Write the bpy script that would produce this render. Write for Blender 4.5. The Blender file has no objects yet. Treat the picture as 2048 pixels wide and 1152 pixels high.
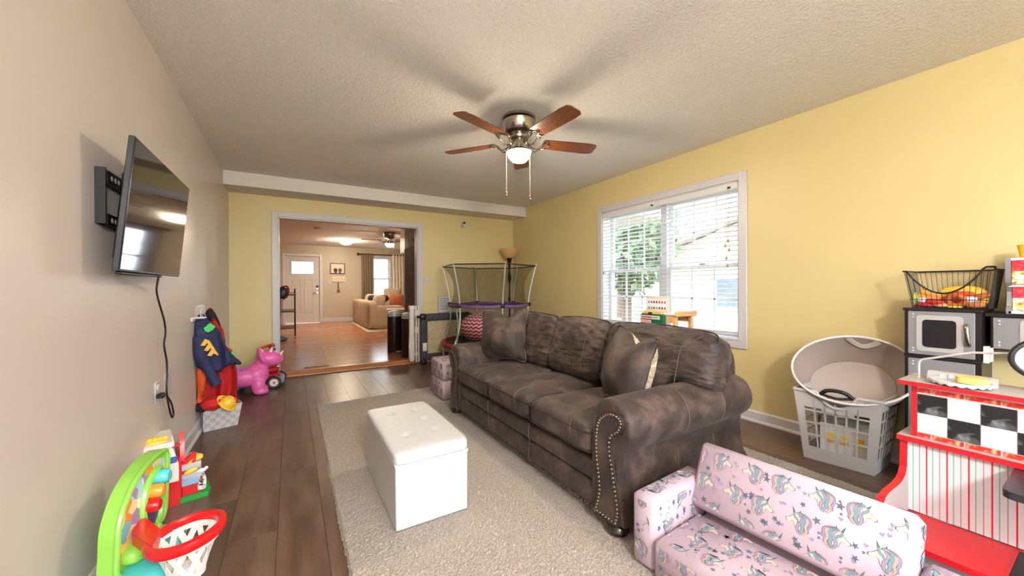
import bpy, bmesh, math, random
import numpy as np
from mathutils import Vector, Matrix, noise
random.seed(7); LAMP_EMIT = 30.0; LAMP_FAR = 22.0; FILL_REAR = 33.0
R = math.radians
SC = bpy.context.scene
COL = SC.collection
# ------------------------------------------------------------------ camera (solved from the room's edges, 2048x1152)
F, YAW, PIT, ROL, CH = 742.8274, 30.7549, -0.1756, -0.2495, 1.1357
_y, _p, _r = R(YAW), R(PIT), R(ROL)
FW = np.array([math.sin(_y)*math.cos(_p), math.cos(_y)*math.cos(_p), math.sin(_p)])
RT = np.array([math.cos(_y), -math.sin(_y), 0.0])
UP = np.cross(RT, FW)
RT, UP = math.cos(_r)*RT + math.sin(_r)*UP, -math.sin(_r)*RT + math.cos(_r)*UP
CAM = np.array([0, 0, CH])
def _ray(u, v): return FW*F + RT*(u-1024) + UP*(576-v)
def PZ(u, v, z=0.0): d = _ray(u, v); return CAM + d*(z-CH)/d[2]      # pixel -> point on a horizontal plane
def PX(u, v, x): d = _ray(u, v); return CAM + d*x/d[0]               # pixel -> point on a plane x = const
def PY(u, v, y): d = _ray(u, v); return CAM + d*y/d[1]               # pixel -> point on a plane y = const
cd = bpy.data.cameras.new('camera'); cam = bpy.data.objects.new('camera', cd); COL.objects.link(cam)
cd.sensor_width = 36; cd.lens = F/2048*36; cd.clip_start = .02; cd.clip_end = 300
mw = Matrix.Identity(4)
for i in range(3):
    mw[i][0], mw[i][1], mw[i][2], mw[i][3] = RT[i], UP[i], -FW[i], CAM[i]
cam.matrix_world = mw
SC.camera = cam
# ------------------------------------------------------------------ world, portals, exposure
W = bpy.data.worlds.new('overcast_sky'); SC.world = W; W.use_nodes = True
bgn = W.node_tree.nodes['Background']
bgn.inputs[0].default_value = (.80, .90, 1.0, 1); bgn.inputs[1].default_value = 1.4
SC.view_settings.view_transform = 'Standard'; SC.view_settings.look = 'None'
SC.view_settings.gamma = 1; SC.view_settings.use_curve_mapping = False
SC.view_settings.exposure = 3.18
SC.cycles.max_bounces = 10; SC.cycles.diffuse_bounces = 6; SC.cycles.transparent_max_bounces = 24
SC.cycles.caustics_reflective = False; SC.cycles.caustics_refractive = False
SC.cycles.sample_clamp_indirect = 6
def portal(c, w, h, d):
    l = bpy.data.lights.new('sky_portal', 'AREA'); l.shape = 'RECTANGLE'; l.size = w; l.size_y = h
    l.cycles.is_portal = True
    o = bpy.data.objects.new('sky_portal', l); COL.objects.link(o); o.location = c
    o.rotation_euler = Vector(d).to_track_quat('-Z', 'Z').to_euler()
XL, XR, YB, YN, H = -.6365, 3.329, 5.5477, -2.0, 2.44
ZF, YF = .05, 13.0
portal((XR+.16, 2.575, 1.36), 1.75, 1.5, (-1, 0, 0))
portal((1.3, YN-.1, 1.03), 2.4, 2.0, (0, 1, 0))
portal((2.63, YF+.12, 1.4), .75, 1.4, (0, -1, 0))
portal((4.72, 9.0, 1.35), 2.0, 1.5, (-1, 0, 0))
def lamp(loc, watts, rad, col=(1, .80, .55)):
    l = bpy.data.lights.new('bulb', 'POINT'); l.energy = watts; l.shadow_soft_size = rad; l.color = col
    o = bpy.data.objects.new('bulb', l); COL.objects.link(o); o.location = loc
# ------------------------------------------------------------------ materials
def lin(c):
    out = []
    for k in c[:3]:
        k = k/255
        out.append(k/12.92 if k <= .04045 else ((k+.055)/1.055)**2.4)
    return tuple(out)+(1,)
MATS = {}
class NT:
    def __init__(s, name):
        s.m = bpy.data.materials.new(name); s.m.use_nodes = True; s.t = s.m.node_tree
        s.b = s.t.nodes['Principled BSDF']; s.out = s.t.nodes['Material Output']
    def n(s, typ, **kw):
        nd = s.t.nodes.new(typ)
        for k, v in kw.items():
            if k.startswith('_'): setattr(nd, k[1:], v)
            else: nd.inputs[k.replace('__', ' ')].default_value = v
        return nd
    def l(s, a, b): s.t.links.new(a, b)
    def coord(s, scale=(1, 1, 1), kind='Object', rot=(0, 0, 0)):
        tc = s.n('ShaderNodeTexCoord'); mp = s.n('ShaderNodeMapping')
        mp.inputs['Scale'].default_value = scale; mp.inputs['Rotation'].default_value = rot
        s.l(tc.outputs[kind], mp.inputs[0]); return mp.outputs[0]
    def ramp(s, fac, stops, interp='LINEAR'):
        r = s.n('ShaderNodeValToRGB'); r.color_ramp.interpolation = interp
        el = r.color_ramp.elements
        while len(el) < len(stops): el.new(.5)
        for e, (p, c) in zip(el, stops): e.position = p; e.color = c
        s.l(fac, r.inputs[0]); return r.outputs[0]
    def noise(s, vec, scale, detail=3, rough=.5, dist=0):
        n = s.n('ShaderNodeTexNoise'); n.inputs['Scale'].default_value = scale; n.inputs['Detail'].default_value = detail
        n.inputs['Roughness'].default_value = rough; n.inputs['Distortion'].default_value = dist
        s.l(vec, n.inputs['Vector']); return n.outputs[0]
    def bump(s, fac, strength, dist=.01):
        b = s.n('ShaderNodeBump'); b.inputs['Strength'].default_value = strength; b.inputs['Distance'].default_value = dist
        s.l(fac, b.inputs['Height']); s.l(b.outputs[0], s.b.inputs['Normal']); return b
    def math(s, op, a, b=None, c=None):
        m = s.n('ShaderNodeMath'); m.operation = op
        for i, x in enumerate((a, b, c)):
            if x is None: continue
            if isinstance(x, (int, float)): m.inputs[i].default_value = x
            else: s.l(x, m.inputs[i])
        return m.outputs[0]
    def mix(s, fac, a, b):
        m = s.n('ShaderNodeMix'); m.data_type = 'RGBA'
        for sock, x in ((m.inputs[0], fac), (m.inputs[6], a), (m.inputs[7], b)):
            if isinstance(x, (int, float, tuple)): sock.default_value = x
            else: s.l(x, sock)
        return m.outputs[2]
def M(name, rgb, rough=.5, metal=0, bump=0, bs=60, var=0, vs=6, emit=0, coat=0, ecol=None, sheen=0, rgb2=None):
    if name in MATS: return MATS[name]
    t = NT(name); b = t.b
    b.inputs['Base Color'].default_value = lin(rgb); b.inputs['Roughness'].default_value = rough
    b.inputs['Metallic'].default_value = metal; b.inputs['Coat Weight'].default_value = coat
    if sheen: b.inputs['Sheen Weight'].default_value = sheen
    if var or rgb2:
        v = t.coord(); f = t.noise(v, vs, 4, .6)
        c2 = lin(rgb2) if rgb2 else tuple(max(0, x*(1-var)) for x in lin(rgb)[:3])+(1,)
        t.l(t.ramp(f, [(.36, c2), (.64, lin(rgb))]), b.inputs['Base Color'])
    if bump: t.bump(t.noise(t.coord(), bs, 3), bump, .01)
    if emit:
        b.inputs['Emission Color'].default_value = lin(ecol or rgb); b.inputs['Emission Strength'].default_value = emit
    MATS[name] = t.m; return t.m
def m_ceiling():
    t = NT('popcorn_ceiling'); b = t.b; v = t.coord()
    b.inputs['Roughness'].default_value = .95
    f = t.noise(v, 115, 4, .65)
    t.l(t.ramp(f, [(.3, lin((226, 223, 220))), (.7, lin((246, 244, 242)))]), b.inputs['Base Color'])
    t.bump(t.math('ADD', f, t.noise(v, 45, 2)), .8, .012)
    return t.m
def m_wall(name, rgb, rough=.42):
    t = NT(name); b = t.b; v = t.coord()
    f = t.noise(v, 1.2, 3)
    a = lin(rgb); c = tuple(x*.96 for x in a[:3])+(1,)
    t.l(t.ramp(f, [(.35, c), (.65, a)]), b.inputs['Base Color']); b.inputs['Roughness'].default_value = rough
    t.bump(t.noise(v, 130, 2), .08, .004); return t.m
def m_plank():
    t = NT('walnut_laminate'); b = t.b
    oi = t.n('ShaderNodeObjectInfo'); tc = t.n('ShaderNodeTexCoord')
    add = t.n('ShaderNodeVectorMath'); add.operation = 'ADD'
    cx = t.n('ShaderNodeCombineXYZ'); r10 = t.math('MULTIPLY', oi.outputs['Random'], 37.0)
    t.l(r10, cx.inputs[0]); t.l(r10, cx.inputs[1])
    t.l(tc.outputs['Object'], add.inputs[0]); t.l(cx.outputs[0], add.inputs[1])
    def mp(sc):
        m = t.n('ShaderNodeMapping'); m.inputs['Scale'].default_value = sc; t.l(add.outputs[0], m.inputs[0]); return m.outputs[0]
    g = t.noise(mp((7, 1.1, 1)), 2.0, 3, .5, .3)
    g2 = t.noise(mp((70, 2.2, 1)), 3, 3, .55)
    g3 = t.noise(mp((4, 2.0, 1)), 1.6, 3, .6)
    c = t.ramp(g, [(.3, lin((80, 58, 47))), (.5, lin((98, 73, 59))), (.7, lin((114, 89, 72)))])
    c = t.mix(t.math('MULTIPLY', t.ramp(g2, [(.4, (0, 0, 0, 1)), (.75, (1, 1, 1, 1))]), .35), c, lin((78, 58, 48)))
    c = t.mix(t.ramp(g3, [(.45, (0, 0, 0, 1)), (.75, (.45, .45, .45, 1))]), c, lin((118, 104, 95)))
    hs = t.n('ShaderNodeHueSaturation'); t.l(c, hs.inputs['Color'])
    t.l(t.math('MULTIPLY_ADD', oi.outputs['Random'], .16, .90), hs.inputs['Value'])
    t.l(hs.outputs[0], b.inputs['Base Color'])
    b.inputs['Roughness'].default_value = .33
    return t.m
def m_hardwood():
    t = NT('oak_strip_floor'); b = t.b; v = t.coord()
    br = t.n('ShaderNodeTexBrick'); t.l(v, br.inputs[0])
    br.inputs['Color1'].default_value = lin((170, 106, 66)); br.inputs['Color2'].default_value = lin((194, 132, 88))
    br.inputs['Mortar'].default_value = lin((128, 74, 42)); br.inputs['Scale'].default_value = 1
    br.inputs['Mortar Size'].default_value = .0016; br.inputs['Brick Width'].default_value = .9; br.inputs['Row Height'].default_value = .057
    g = t.noise(t.coord((1.5, 30, 1)), 3, 4)
    t.l(t.mix(t.math('MULTIPLY', g, .3), br.outputs[0], lin((150, 88, 52))), b.inputs['Base Color'])
    b.inputs['Roughness'].default_value = .22; return t.m
def m_brick():
    t = NT('outside_brick'); b = t.b; v = t.coord(rot=(R(90), 0, R(90)))
    br = t.n('ShaderNodeTexBrick'); t.l(v, br.inputs[0])
    br.inputs['Color1'].default_value = lin((206, 180, 168)); br.inputs['Color2'].default_value = lin((222, 200, 190))
    br.inputs['Mortar'].default_value = lin((230, 226, 222)); br.inputs['Scale'].default_value = 1
    br.inputs['Mortar Size'].default_value = .009; br.inputs['Brick Width'].default_value = .21; br.inputs['Row Height'].default_value = .075
    t.l(br.outputs[0], b.inputs['Base Color']); b.inputs['Roughness'].default_value = .9; return t.m
def m_rug():
    t = NT('shag_rug_pile'); b = t.b; v = t.coord()
    f = t.noise(v, 125, 3, .75); f2 = t.noise(v, 3.5, 3)
    c = t.ramp(f, [(.3, lin((110, 97, 86))), (.48, lin((166, 156, 146))), (.7, lin((204, 198, 191)))])
    c = t.mix(t.ramp(f2, [(.38, (.0, .0, .0, 1)), (.68, (.28, .28, .28, 1))]), c, lin((176, 160, 142)))
    t.l(c, b.inputs['Base Color']); b.inputs['Roughness'].default_value = 1; b.inputs['Sheen Weight'].default_value = .2
    t.bump(f, .9, .012); return t.m
def m_suede(name='brown_suede', k=.68, crease=False):
    if name in MATS: return MATS[name]
    t = NT(name); b = t.b; v = t.coord()
    f = t.noise(v, 6.5, 5, .66, .5)
    c = t.ramp(f, [(.34, lin((54*k, 40*k, 38*k))), (.5, lin((87*k, 67*k, 61*k))), (.68, lin((136*k, 111*k, 100*k)))])
    t.l(c, b.inputs['Base Color'])
    t.l(t.ramp(f, [(.3, (.55, .55, .55, 1)), (.7, (.72, .72, .72, 1))]), b.inputs['Roughness'])
    b.inputs['Sheen Weight'].default_value = .05
    bn = t.math('ADD', t.math('MULTIPLY', t.noise(v, 9, 3, .55, .5), 1.0), t.math('MULTIPLY', t.noise(v, 160, 2), .08))
    if crease: bn = t.math('ADD', bn, t.math('MULTIPLY', t.noise(t.coord((2, 2.2, 9)), 3.0, 2, .45, .7), 1.3))
    t.bump(bn, .35 if not crease else .42, .02); MATS[name] = t.m; return t.m
def m_wood(name, dark, light, sc=(18, 1.2, 18), rough=.4):
    if name in MATS: return MATS[name]
    t = NT(name); b = t.b
    g = t.noise(t.coord(sc), 3, 4, .6, .4)
    t.l(t.ramp(g, [(.3, lin(dark)), (.7, lin(light))]), b.inputs['Base Color']); b.inputs['Roughness'].default_value = rough
    MATS[name] = t.m; return t.m
def m_glass(name='window_glass', tint=(1, 1, 1, 1), gl=.07):
    if name in MATS: return MATS[name]
    t = NT(name); tr = t.n('ShaderNodeBsdfTransparent'); tr.inputs[0].default_value = tint
    g = t.n('ShaderNodeBsdfGlossy'); g.inputs['Roughness'].default_value = .02
    mx = t.n('ShaderNodeMixShader'); mx.inputs[0].default_value = gl
    t.l(tr.outputs[0], mx.inputs[1]); t.l(g.outputs[0], mx.inputs[2]); t.l(mx.outputs[0], t.out.inputs[0])
    MATS[name] = t.m; return t.m
def m_net(name, rgb, op, vary=.12):
    if name in MATS: return MATS[name]
    t = NT(name); tr = t.n('ShaderNodeBsdfTransparent'); d = t.n('ShaderNodeBsdfDiffuse'); d.inputs[0].default_value = lin(rgb)
    mx = t.n('ShaderNodeMixShader')
    v = t.coord(); f = t.noise(v, 14, 3)
    t.l(t.ramp(f, [(.3, (op*(1-vary),)*3+(1,)), (.7, (min(1, op*(1+vary)),)*3+(1,))]), mx.inputs[0])
    t.l(tr.outputs[0], mx.inputs[1]); t.l(d.outputs[0], mx.inputs[2]); t.l(mx.outputs[0], t.out.inputs[0])
    MATS[name] = t.m; return t.m
def m_chevron():
    t = NT('chevron_fabric'); b = t.b; tc = t.n('ShaderNodeTexCoord'); sp = t.n('ShaderNodeSeparateXYZ'); t.l(tc.outputs['UV'], sp.inputs[0])
    tri = t.math('PINGPONG', t.math('MULTIPLY', sp.outputs[0], 26), .5)
    s = t.math('FRACT', t.math('ADD', t.math('MULTIPLY', sp.outputs[1], 13), tri))
    t.l(t.ramp(s, [(0, lin((168, 32, 72))), (.5, lin((240, 205, 205)))], 'CONSTANT'), b.inputs['Base Color'])
    b.inputs['Roughness'].default_value = .85; return t.m
def m_stripe_print():
    # printed wallpaper of thin red, teal and grey lines (flat print), running along the object's y axis
    t = NT('striped_print'); b = t.b; tc = t.n('ShaderNodeTexCoord'); sp = t.n('ShaderNodeSeparateXYZ'); t.l(tc.outputs['Object'], sp.inputs[0])
    f = t.math('FRACT', t.math('DIVIDE', t.math('MULTIPLY', sp.outputs[1], -1.0), .0512))
    w = lin((216, 214, 218))
    t.l(t.ramp(f, [(0, lin((205, 38, 52))), (.075, w), (.31, lin((110, 186, 178))), (.37, w), (.65, lin((150, 140, 160))), (.70, w)], 'CONSTANT'), b.inputs['Base Color'])
    b.inputs['Roughness'].default_value = .45; return t.m
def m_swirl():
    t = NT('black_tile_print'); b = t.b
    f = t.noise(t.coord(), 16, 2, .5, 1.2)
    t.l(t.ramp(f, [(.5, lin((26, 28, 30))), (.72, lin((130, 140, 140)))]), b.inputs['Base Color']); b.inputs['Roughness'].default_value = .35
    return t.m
def m_brickbar():
    t = NT('red_bar_print'); b = t.b
    f = t.noise(t.coord((1, 12, 6)), 3, 2, .5, .8)
    t.l(t.ramp(f, [(.5, lin((214, 40, 34))), (.75, lin((250, 190, 140)))]), b.inputs['Base Color']); b.inputs['Roughness'].default_value = .35
    return t.m
def m_confetti(name, cols, scale):
    if name in MATS: return MATS[name]
    t = NT(name); b = t.b; vo = t.n('ShaderNodeTexVoronoi'); vo.inputs['Scale'].default_value = scale
    t.l(t.coord(), vo.inputs['Vector'])
    sp = t.n('ShaderNodeSeparateColor'); t.l(vo.outputs['Color'], sp.inputs[0])
    t.l(t.ramp(sp.outputs[0], [(i/len(cols), lin(c)) for i, c in enumerate(cols)], 'CONSTANT'), b.inputs['Base Color'])
    b.inputs['Roughness'].default_value = .35; MATS[name] = t.m; return t.m
def m_gingham():
    t = NT('pink_gingham'); b = t.b; tc = t.n('ShaderNodeTexCoord'); sp = t.n('ShaderNodeSeparateXYZ'); t.l(tc.outputs['Object'], sp.inputs[0])
    a = t.math('GREATER_THAN', t.math('FRACT', t.math('MULTIPLY', sp.outputs[0], 30)), .5)
    c = t.math('GREATER_THAN', t.math('FRACT', t.math('MULTIPLY', sp.outputs[1], 30)), .5)
    t.l(t.ramp(t.math('MULTIPLY', t.math('ADD', a, c), .5), [(0, lin((250, 245, 246))), (.4, lin((244, 160, 184))), (.9, lin((226, 70, 120)))], 'CONSTANT'), b.inputs['Base Color'])
    return t.m
def m_weave():
    t = NT('grey_basket_weave'); b = t.b; v = t.coord()
    ck = t.n('ShaderNodeTexChecker'); ck.inputs['Scale'].default_value = 30; t.l(v, ck.inputs[0])
    ck.inputs[1].default_value = lin((200, 198, 198)); ck.inputs[2].default_value = lin((176, 174, 176))
    t.l(ck.outputs[0], b.inputs['Base Color']); b.inputs['Roughness'].default_value = .6; t.bump(ck.outputs[1], .3, .004); return t.m
def m_paisley():
    t = NT('cream_damask'); b = t.b
    f = t.noise(t.coord(), 26, 2, .5, 2.5)
    t.l(t.ramp(f, [(.42, lin((224, 208, 178))), (.5, lin((66, 54, 46))), (.54, lin((214, 198, 168))), (.66, lin((120, 102, 84)))]), b.inputs['Base Color'])
    b.inputs['Roughness'].default_value = .8; return t.m
# ------------------------------------------------------------------ mesh helpers
class MB:
    def __init__(s): s.v = []; s.f = []; s.m = []; s.uv = None
    def add(s, V, Fs, mi=0):
        o = len(s.v); s.v.extend([tuple(map(float, p)) for p in V]); s.f.extend([[i+o for i in f] for f in Fs]); s.m.extend([mi]*len(Fs)); return s
    def box(s, lo, hi, mi=0, bev=0, R=None, piv=None):
        lo = np.minimum(lo, hi).astype(float); hi2 = np.maximum(lo, hi).astype(float)
        lo = np.minimum(lo, hi2); hi = hi2
        c = (lo+hi)/2; h = (hi-lo)/2; b = min(bev, h.min()*.95)
        if b <= 0:
            V = np.array([[x, y, z] for x in (-1, 1) for y in (-1, 1) for z in (-1, 1)])*h
            Fs = [[0, 1, 3, 2], [4, 6, 7, 5], [0, 4, 5, 1], [2, 3, 7, 6], [0, 2, 6, 4], [1, 5, 7, 3]]
        else:
            V = []; ix = {}
            for sx in (-1, 1):
                for sy in (-1, 1):
                    for sz in (-1, 1):
                        sg = np.array([sx, sy, sz])
                        for t in range(3):
                            q = h-b; q = q.copy(); q[t] = h[t]; ix[(sx, sy, sz, t)] = len(V); V.append(sg*q)
            V = np.array(V); Fs = []
            def key(t, st, a, sa, c_, sc, ty):
                k = [0, 0, 0]; k[t] = st; k[a] = sa; k[c_] = sc; return ix[(k[0], k[1], k[2], ty)]
            for t in range(3):
                a, c_ = (t+1) % 3, (t+2) % 3
                for st in (-1, 1):
                    q = [key(t, st, a, x, c_, y, t) for x, y in ((-1, -1), (1, -1), (1, 1), (-1, 1))]
                    Fs.append(q if st > 0 else q[::-1])
                    for sa in (-1, 1):
                        q = [key(t, st, a, sa, c_, -1, t), key(t, st, a, sa, c_, 1, t), key(t, st, a, sa, c_, 1, a), key(t, st, a, sa, c_, -1, a)]
                        Fs.append(q if st*sa < 0 else q[::-1])
            for sx in (-1, 1):
                for sy in (-1, 1):
                    for sz in (-1, 1):
                        q = [ix[(sx, sy, sz, t)] for t in range(3)]; Fs.append(q if sx*sy*sz > 0 else q[::-1])
        if R is not None: V = V @ np.array(R).T
        return s.add(V+c, Fs, mi)
    def tube(s, P, r, n=8, mi=0, closed=False, caps=True):
        P = [np.array(p, float) for p in P]; m = len(P); rr = r if hasattr(r, '__len__') else [r]*m
        T = []
        for i in range(m):
            a = P[(i-1) % m] if (closed or i > 0) else P[i]; b = P[(i+1) % m] if (closed or i < m-1) else P[i]
            d = b-a; T.append(d/(np.linalg.norm(d)+1e-12))
        ref = np.array([0, 0, 1.]) if abs(T[0][2]) < .9 else np.array([1., 0, 0])
        N = np.cross(T[0], ref); N /= np.linalg.norm(N); V = []
        for i in range(m):
            N = N-T[i]*np.dot(N, T[i]); N /= (np.linalg.norm(N)+1e-12); B = np.cross(T[i], N)
            for k in range(n):
                a = 2*math.pi*k/n; V.append(P[i]+rr[i]*(math.cos(a)*N+math.sin(a)*B))
        Fs = []
        for i in range(m if closed else m-1):
            j = (i+1) % m
            for k in range(n): Fs.append([i*n+k, i*n+(k+1) % n, j*n+(k+1) % n, j*n+k])
        if caps and not closed: Fs += [list(range(n))[::-1], [(m-1)*n+k for k in range(n)]]
        return s.add(V, Fs, mi)
    def cyl(s, p0, p1, r, r1=None, n=16, mi=0): return s.tube([p0, p1], [r, r if r1 is None else r1], n, mi)
    def lathe(s, prof, n=24, c=(0, 0, 0), mi=0, sy=1.0, Rm=None):
        V = []; m = len(prof)
        for r, z in prof:
            for k in range(n):
                a = 2*math.pi*k/n; V.append([r*math.cos(a), r*sy*math.sin(a), z])
        V = np.array(V)
        if Rm is not None: V = V @ np.array(Rm).T
        Fs = [[i*n+k, i*n+(k+1) % n, (i+1)*n+(k+1) % n, (i+1)*n+k] for i in range(m-1) for k in range(n)]
        if prof[0][0] > 1e-6: Fs.append(list(range(n))[::-1])
        if prof[-1][0] > 1e-6: Fs.append([(m-1)*n+k for k in range(n)])
        return s.add(V+np.array(c), Fs, mi)
    def prism(s, poly, h0, h1, fn, mi=0):
        n = len(poly); V = [fn(a, b, h0) for a, b in poly]+[fn(a, b, h1) for a, b in poly]
        Fs = [list(range(n))[::-1], list(range(n, 2*n))]+[[i, (i+1) % n, n+(i+1) % n, n+i] for i in range(n)]
        return s.add(V, Fs, mi)
    def grid(s, fn, nu, nv, mi=0, cu=False, cv=False):
        V = [fn(i/(nu if cu else nu-1), j/(nv if cv else nv-1)) for i in range(nu) for j in range(nv)]
        Fs = [[i*nv+j, ((i+1) % nu)*nv+j, ((i+1) % nu)*nv+(j+1) % nv, i*nv+(j+1) % nv] for i in range(nu if cu else nu-1) for j in range(nv if cv else nv-1)]
        return s.add(V, Fs, mi)
    def sbox(s, c, h, k=6, n=8, fn=None, Rm=None, mi=0):
        V, Fs = sphere_grid(n); A = np.abs(V)
        kk = k if hasattr(k, '__len__') else (k, k, k)
        lo_ = np.zeros(len(V)); hi_ = np.ones(len(V))*2
        for _ in range(26):
            mid = (lo_+hi_)/2; q = sum((A[:, i]*mid)**kk[i] for i in range(3)); g = q > 1
            hi_ = np.where(g, mid, hi_); lo_ = np.where(g, lo_, mid)
        Q = V*lo_[:, None]
        if fn: Q = np.array([fn(*q) for q in Q])
        Q = Q*np.array(h)
        if Rm is not None: Q = Q @ np.array(Rm).T
        return s.add(Q+np.array(c), Fs, mi)
    def build(s, name, mats, parent=None, smooth=38, world=False, recalc=True, **pr):
        me = bpy.data.meshes.new(name)
        V = np.array(s.v)
        if world and parent is not None:
            inv = np.array(parent.matrix_basis.inverted()); V = V @ inv[:3, :3].T+inv[:3, 3]
        me.from_pydata(V.tolist(), [], s.f)
        mats = mats if isinstance(mats, (list, tuple)) else [mats]
        for m in mats: me.materials.append(m)
        if len(mats) > 1: me.polygons.foreach_set('material_index', s.m)
        if recalc:
            bm = bmesh.new(); bm.from_mesh(me); bmesh.ops.recalc_face_normals(bm, faces=bm.faces); bm.to_mesh(me); bm.free()
        if smooth:
            me.polygons.foreach_set('use_smooth', [True]*len(me.polygons)); me.set_sharp_from_angle(angle=R(smooth))
        me.update()
        return link(name, me, parent, **pr)
_SG = {}
def sphere_grid(n):
    if n in _SG: return _SG[n]
    ix = {}; V = []; Fs = []
    def vid(p):
        k = tuple(np.round(p, 6))
        if k not in ix: ix[k] = len(V); V.append(p)
        return ix[k]
    ls = np.linspace(-1, 1, n+1)
    for ax in range(3):
        a, b = (ax+1) % 3, (ax+2) % 3
        for sg in (-1, 1):
            for i in range(n):
                for j in range(n):
                    q = []
                    for di, dj in ((0, 0), (1, 0), (1, 1), (0, 1)):
                        p = np.zeros(3); p[ax] = sg; p[a] = ls[i+di]; p[b] = ls[j+dj]; q.append(vid(p))
                    Fs.append(q if sg > 0 else q[::-1])
    _SG[n] = (np.array(V), Fs); return _SG[n]
def link(name, me, parent=None, **pr):
    o = bpy.data.objects.new(name, me); COL.objects.link(o)
    if parent is not None: o.parent = parent
    for k, v in pr.items():
        if v is not None: o[k] = v
    return o
def T(name, label, category, loc=(0, 0, 0), rz=0, group=None):
    o = bpy.data.objects.new(name, None); COL.objects.link(o); o.empty_display_size = .1
    o.location = loc; o.rotation_euler = (0, 0, R(rz)); o.matrix_basis = Matrix.Translation(loc) @ Matrix.Rotation(R(rz), 4, 'Z')
    o['label'] = label; o['category'] = category
    if group: o['group'] = group
    return o
def rotm(axis, deg): return np.array(Matrix.Rotation(R(deg), 3, axis))
def nz(p, s): return noise.noise(Vector((p[0]*s, p[1]*s, p[2]*s)))
def cat(P, n=6, closed=False):
    # Catmull-Rom through points
    P = [np.array(p, float) for p in P]; m = len(P); out = []
    for i in range(m if closed else m-1):
        g = lambda k: P[k % m] if closed else P[min(max(k, 0), m-1)]
        a, b, c, d = g(i-1), g(i), g(i+1), g(i+2)
        for j in range(n):
            t = j/n; out.append(.5*((2*b)+(-a+c)*t+(2*a-5*b+4*c-d)*t*t+(-a+3*b-3*c+d)*t**3))
    if not closed: out.append(P[-1])
    return out
def st(o): o['kind'] = 'structure'; return o
# shared materials
WHITE = M('white_trim_paint', (198, 197, 201), .35)
BLACK = M('black_plastic', (22, 22, 26), .4)
CHROME = M('brushed_nickel', (176, 168, 156), .2, 1)
DARKM = M('dark_bronze', (40, 30, 26), .4, .6)
YEL = m_wall('yellow_wall_paint', (211, 195, 143)); BEIGE = m_wall('cream_wall_paint', (204, 194, 187), .38)
TAUPE = m_wall('taupe_wall_paint', (188, 175, 155)); CEIL = m_ceiling(); SUEDE = m_suede()
GLASS = m_glass()
# ================================================================== the room shell
def slab(name, boxes, mat, **k):
    b = MB()
    for lo, hi in boxes: b.box(lo, hi)
    return st(b.build(name, mat, smooth=0, **k))
OX0, OX1, OZ = -.137, 1.648, 2.035          # doorway opening
WY0, WY1, WZ0, WZ1 = 1.755, 3.395, .665, 2.047   # window opening
slab('wall_left', [((XL-.14, YN-.14, -.1), (XL, YB, H))], BEIGE)
slab('wall_back', [((-2.9, YB, -.1), (OX0, YB+.13, H)), ((OX1, YB, -.1), (4.7, YB+.13, H)), ((OX0, YB, OZ), (OX1, YB+.13, H))], YEL)
slab('wall_right', [((XR, YN-.14, -.1), (XR+.2, WY0, H)), ((XR, WY1, -.1), (XR+.2, YB, H)), ((XR, WY0, -.1), (XR+.2, WY1, WZ0)), ((XR, WY0, WZ1), (XR+.2, WY1, H))], YEL)
slab('wall_front', [((XL, YN-.14, -.1), (.05, YN, H)), ((2.55, YN-.14, -.1), (XR, YN, H)), ((.05, YN-.14, 2.08), (2.55, YN, H)), ((.05, YN-.14, -.1), (2.55, YN, .03))], YEL)
slab('ceiling', [((XL-.14, YN-.14, H), (XR+.2, YB, H+.1))], CEIL)
YS, ZS = 5.1422, 2.2856
slab('ceiling_soffit', [((XL, YS, ZS), (XR, YB, H))], m_wall('soffit_paint', (218, 214, 211), .6))
slab('ceiling_far', [((-2.9, YB, H), (4.7, YF+.14, H+.1))], CEIL)
# floor: slab and every laminate plank
fl = slab('floor', [((XL-.1, YN-.1, -.12), (XR+.1, YB, -.010))], M('floor_gap', (34, 26, 22), .8))
PLK = m_plank(); PW = .192; cache = {}
def plank_mesh(w, l):
    k = (round(w, 3), round(l, 3))
    if k not in cache:
        b = MB(); b.box((-w/2, -l/2, -.010), (w/2, l/2, 0), bev=.001)
        o = b.build('plank', PLK, fl, smooth=0); cache[k] = o.data; return o
    return link('plank', cache[k], fl)
ncol = int(math.ceil((XR-XL)/PW))
for c in range(ncol):
    x0 = XL+c*PW; x1 = min(x0+PW, XR); w = x1-x0-.0008
    y = YN-[.0, .41, .82, .2, .61, 1.0][c % 6]
    while y < YB:
        a, e = max(y, YN), min(y+1.22, YB-.001)
        if e-a > .03:
            o = plank_mesh(w, e-a-.0008); o.location = ((x0+x1)/2, (a+e)/2, 0)
        y += 1.22
slab('floor_far', [((-2.8, YB+.0, -.12), (4.6, YF, ZF))], m_hardwood())
b = MB(); b.prism([(YB-.035, 0), (YB+.10, 0), (YB+.10, ZF+.008), (YB+.01, ZF+.008), (YB-.03, .014)], OX0, OX1, lambda a, c, h: (h, a, c))
st(b.build('trim_threshold', m_wood('threshold_oak', (150, 92, 56), (196, 132, 84), (2, 20, 20), .3), smooth=0))
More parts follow.
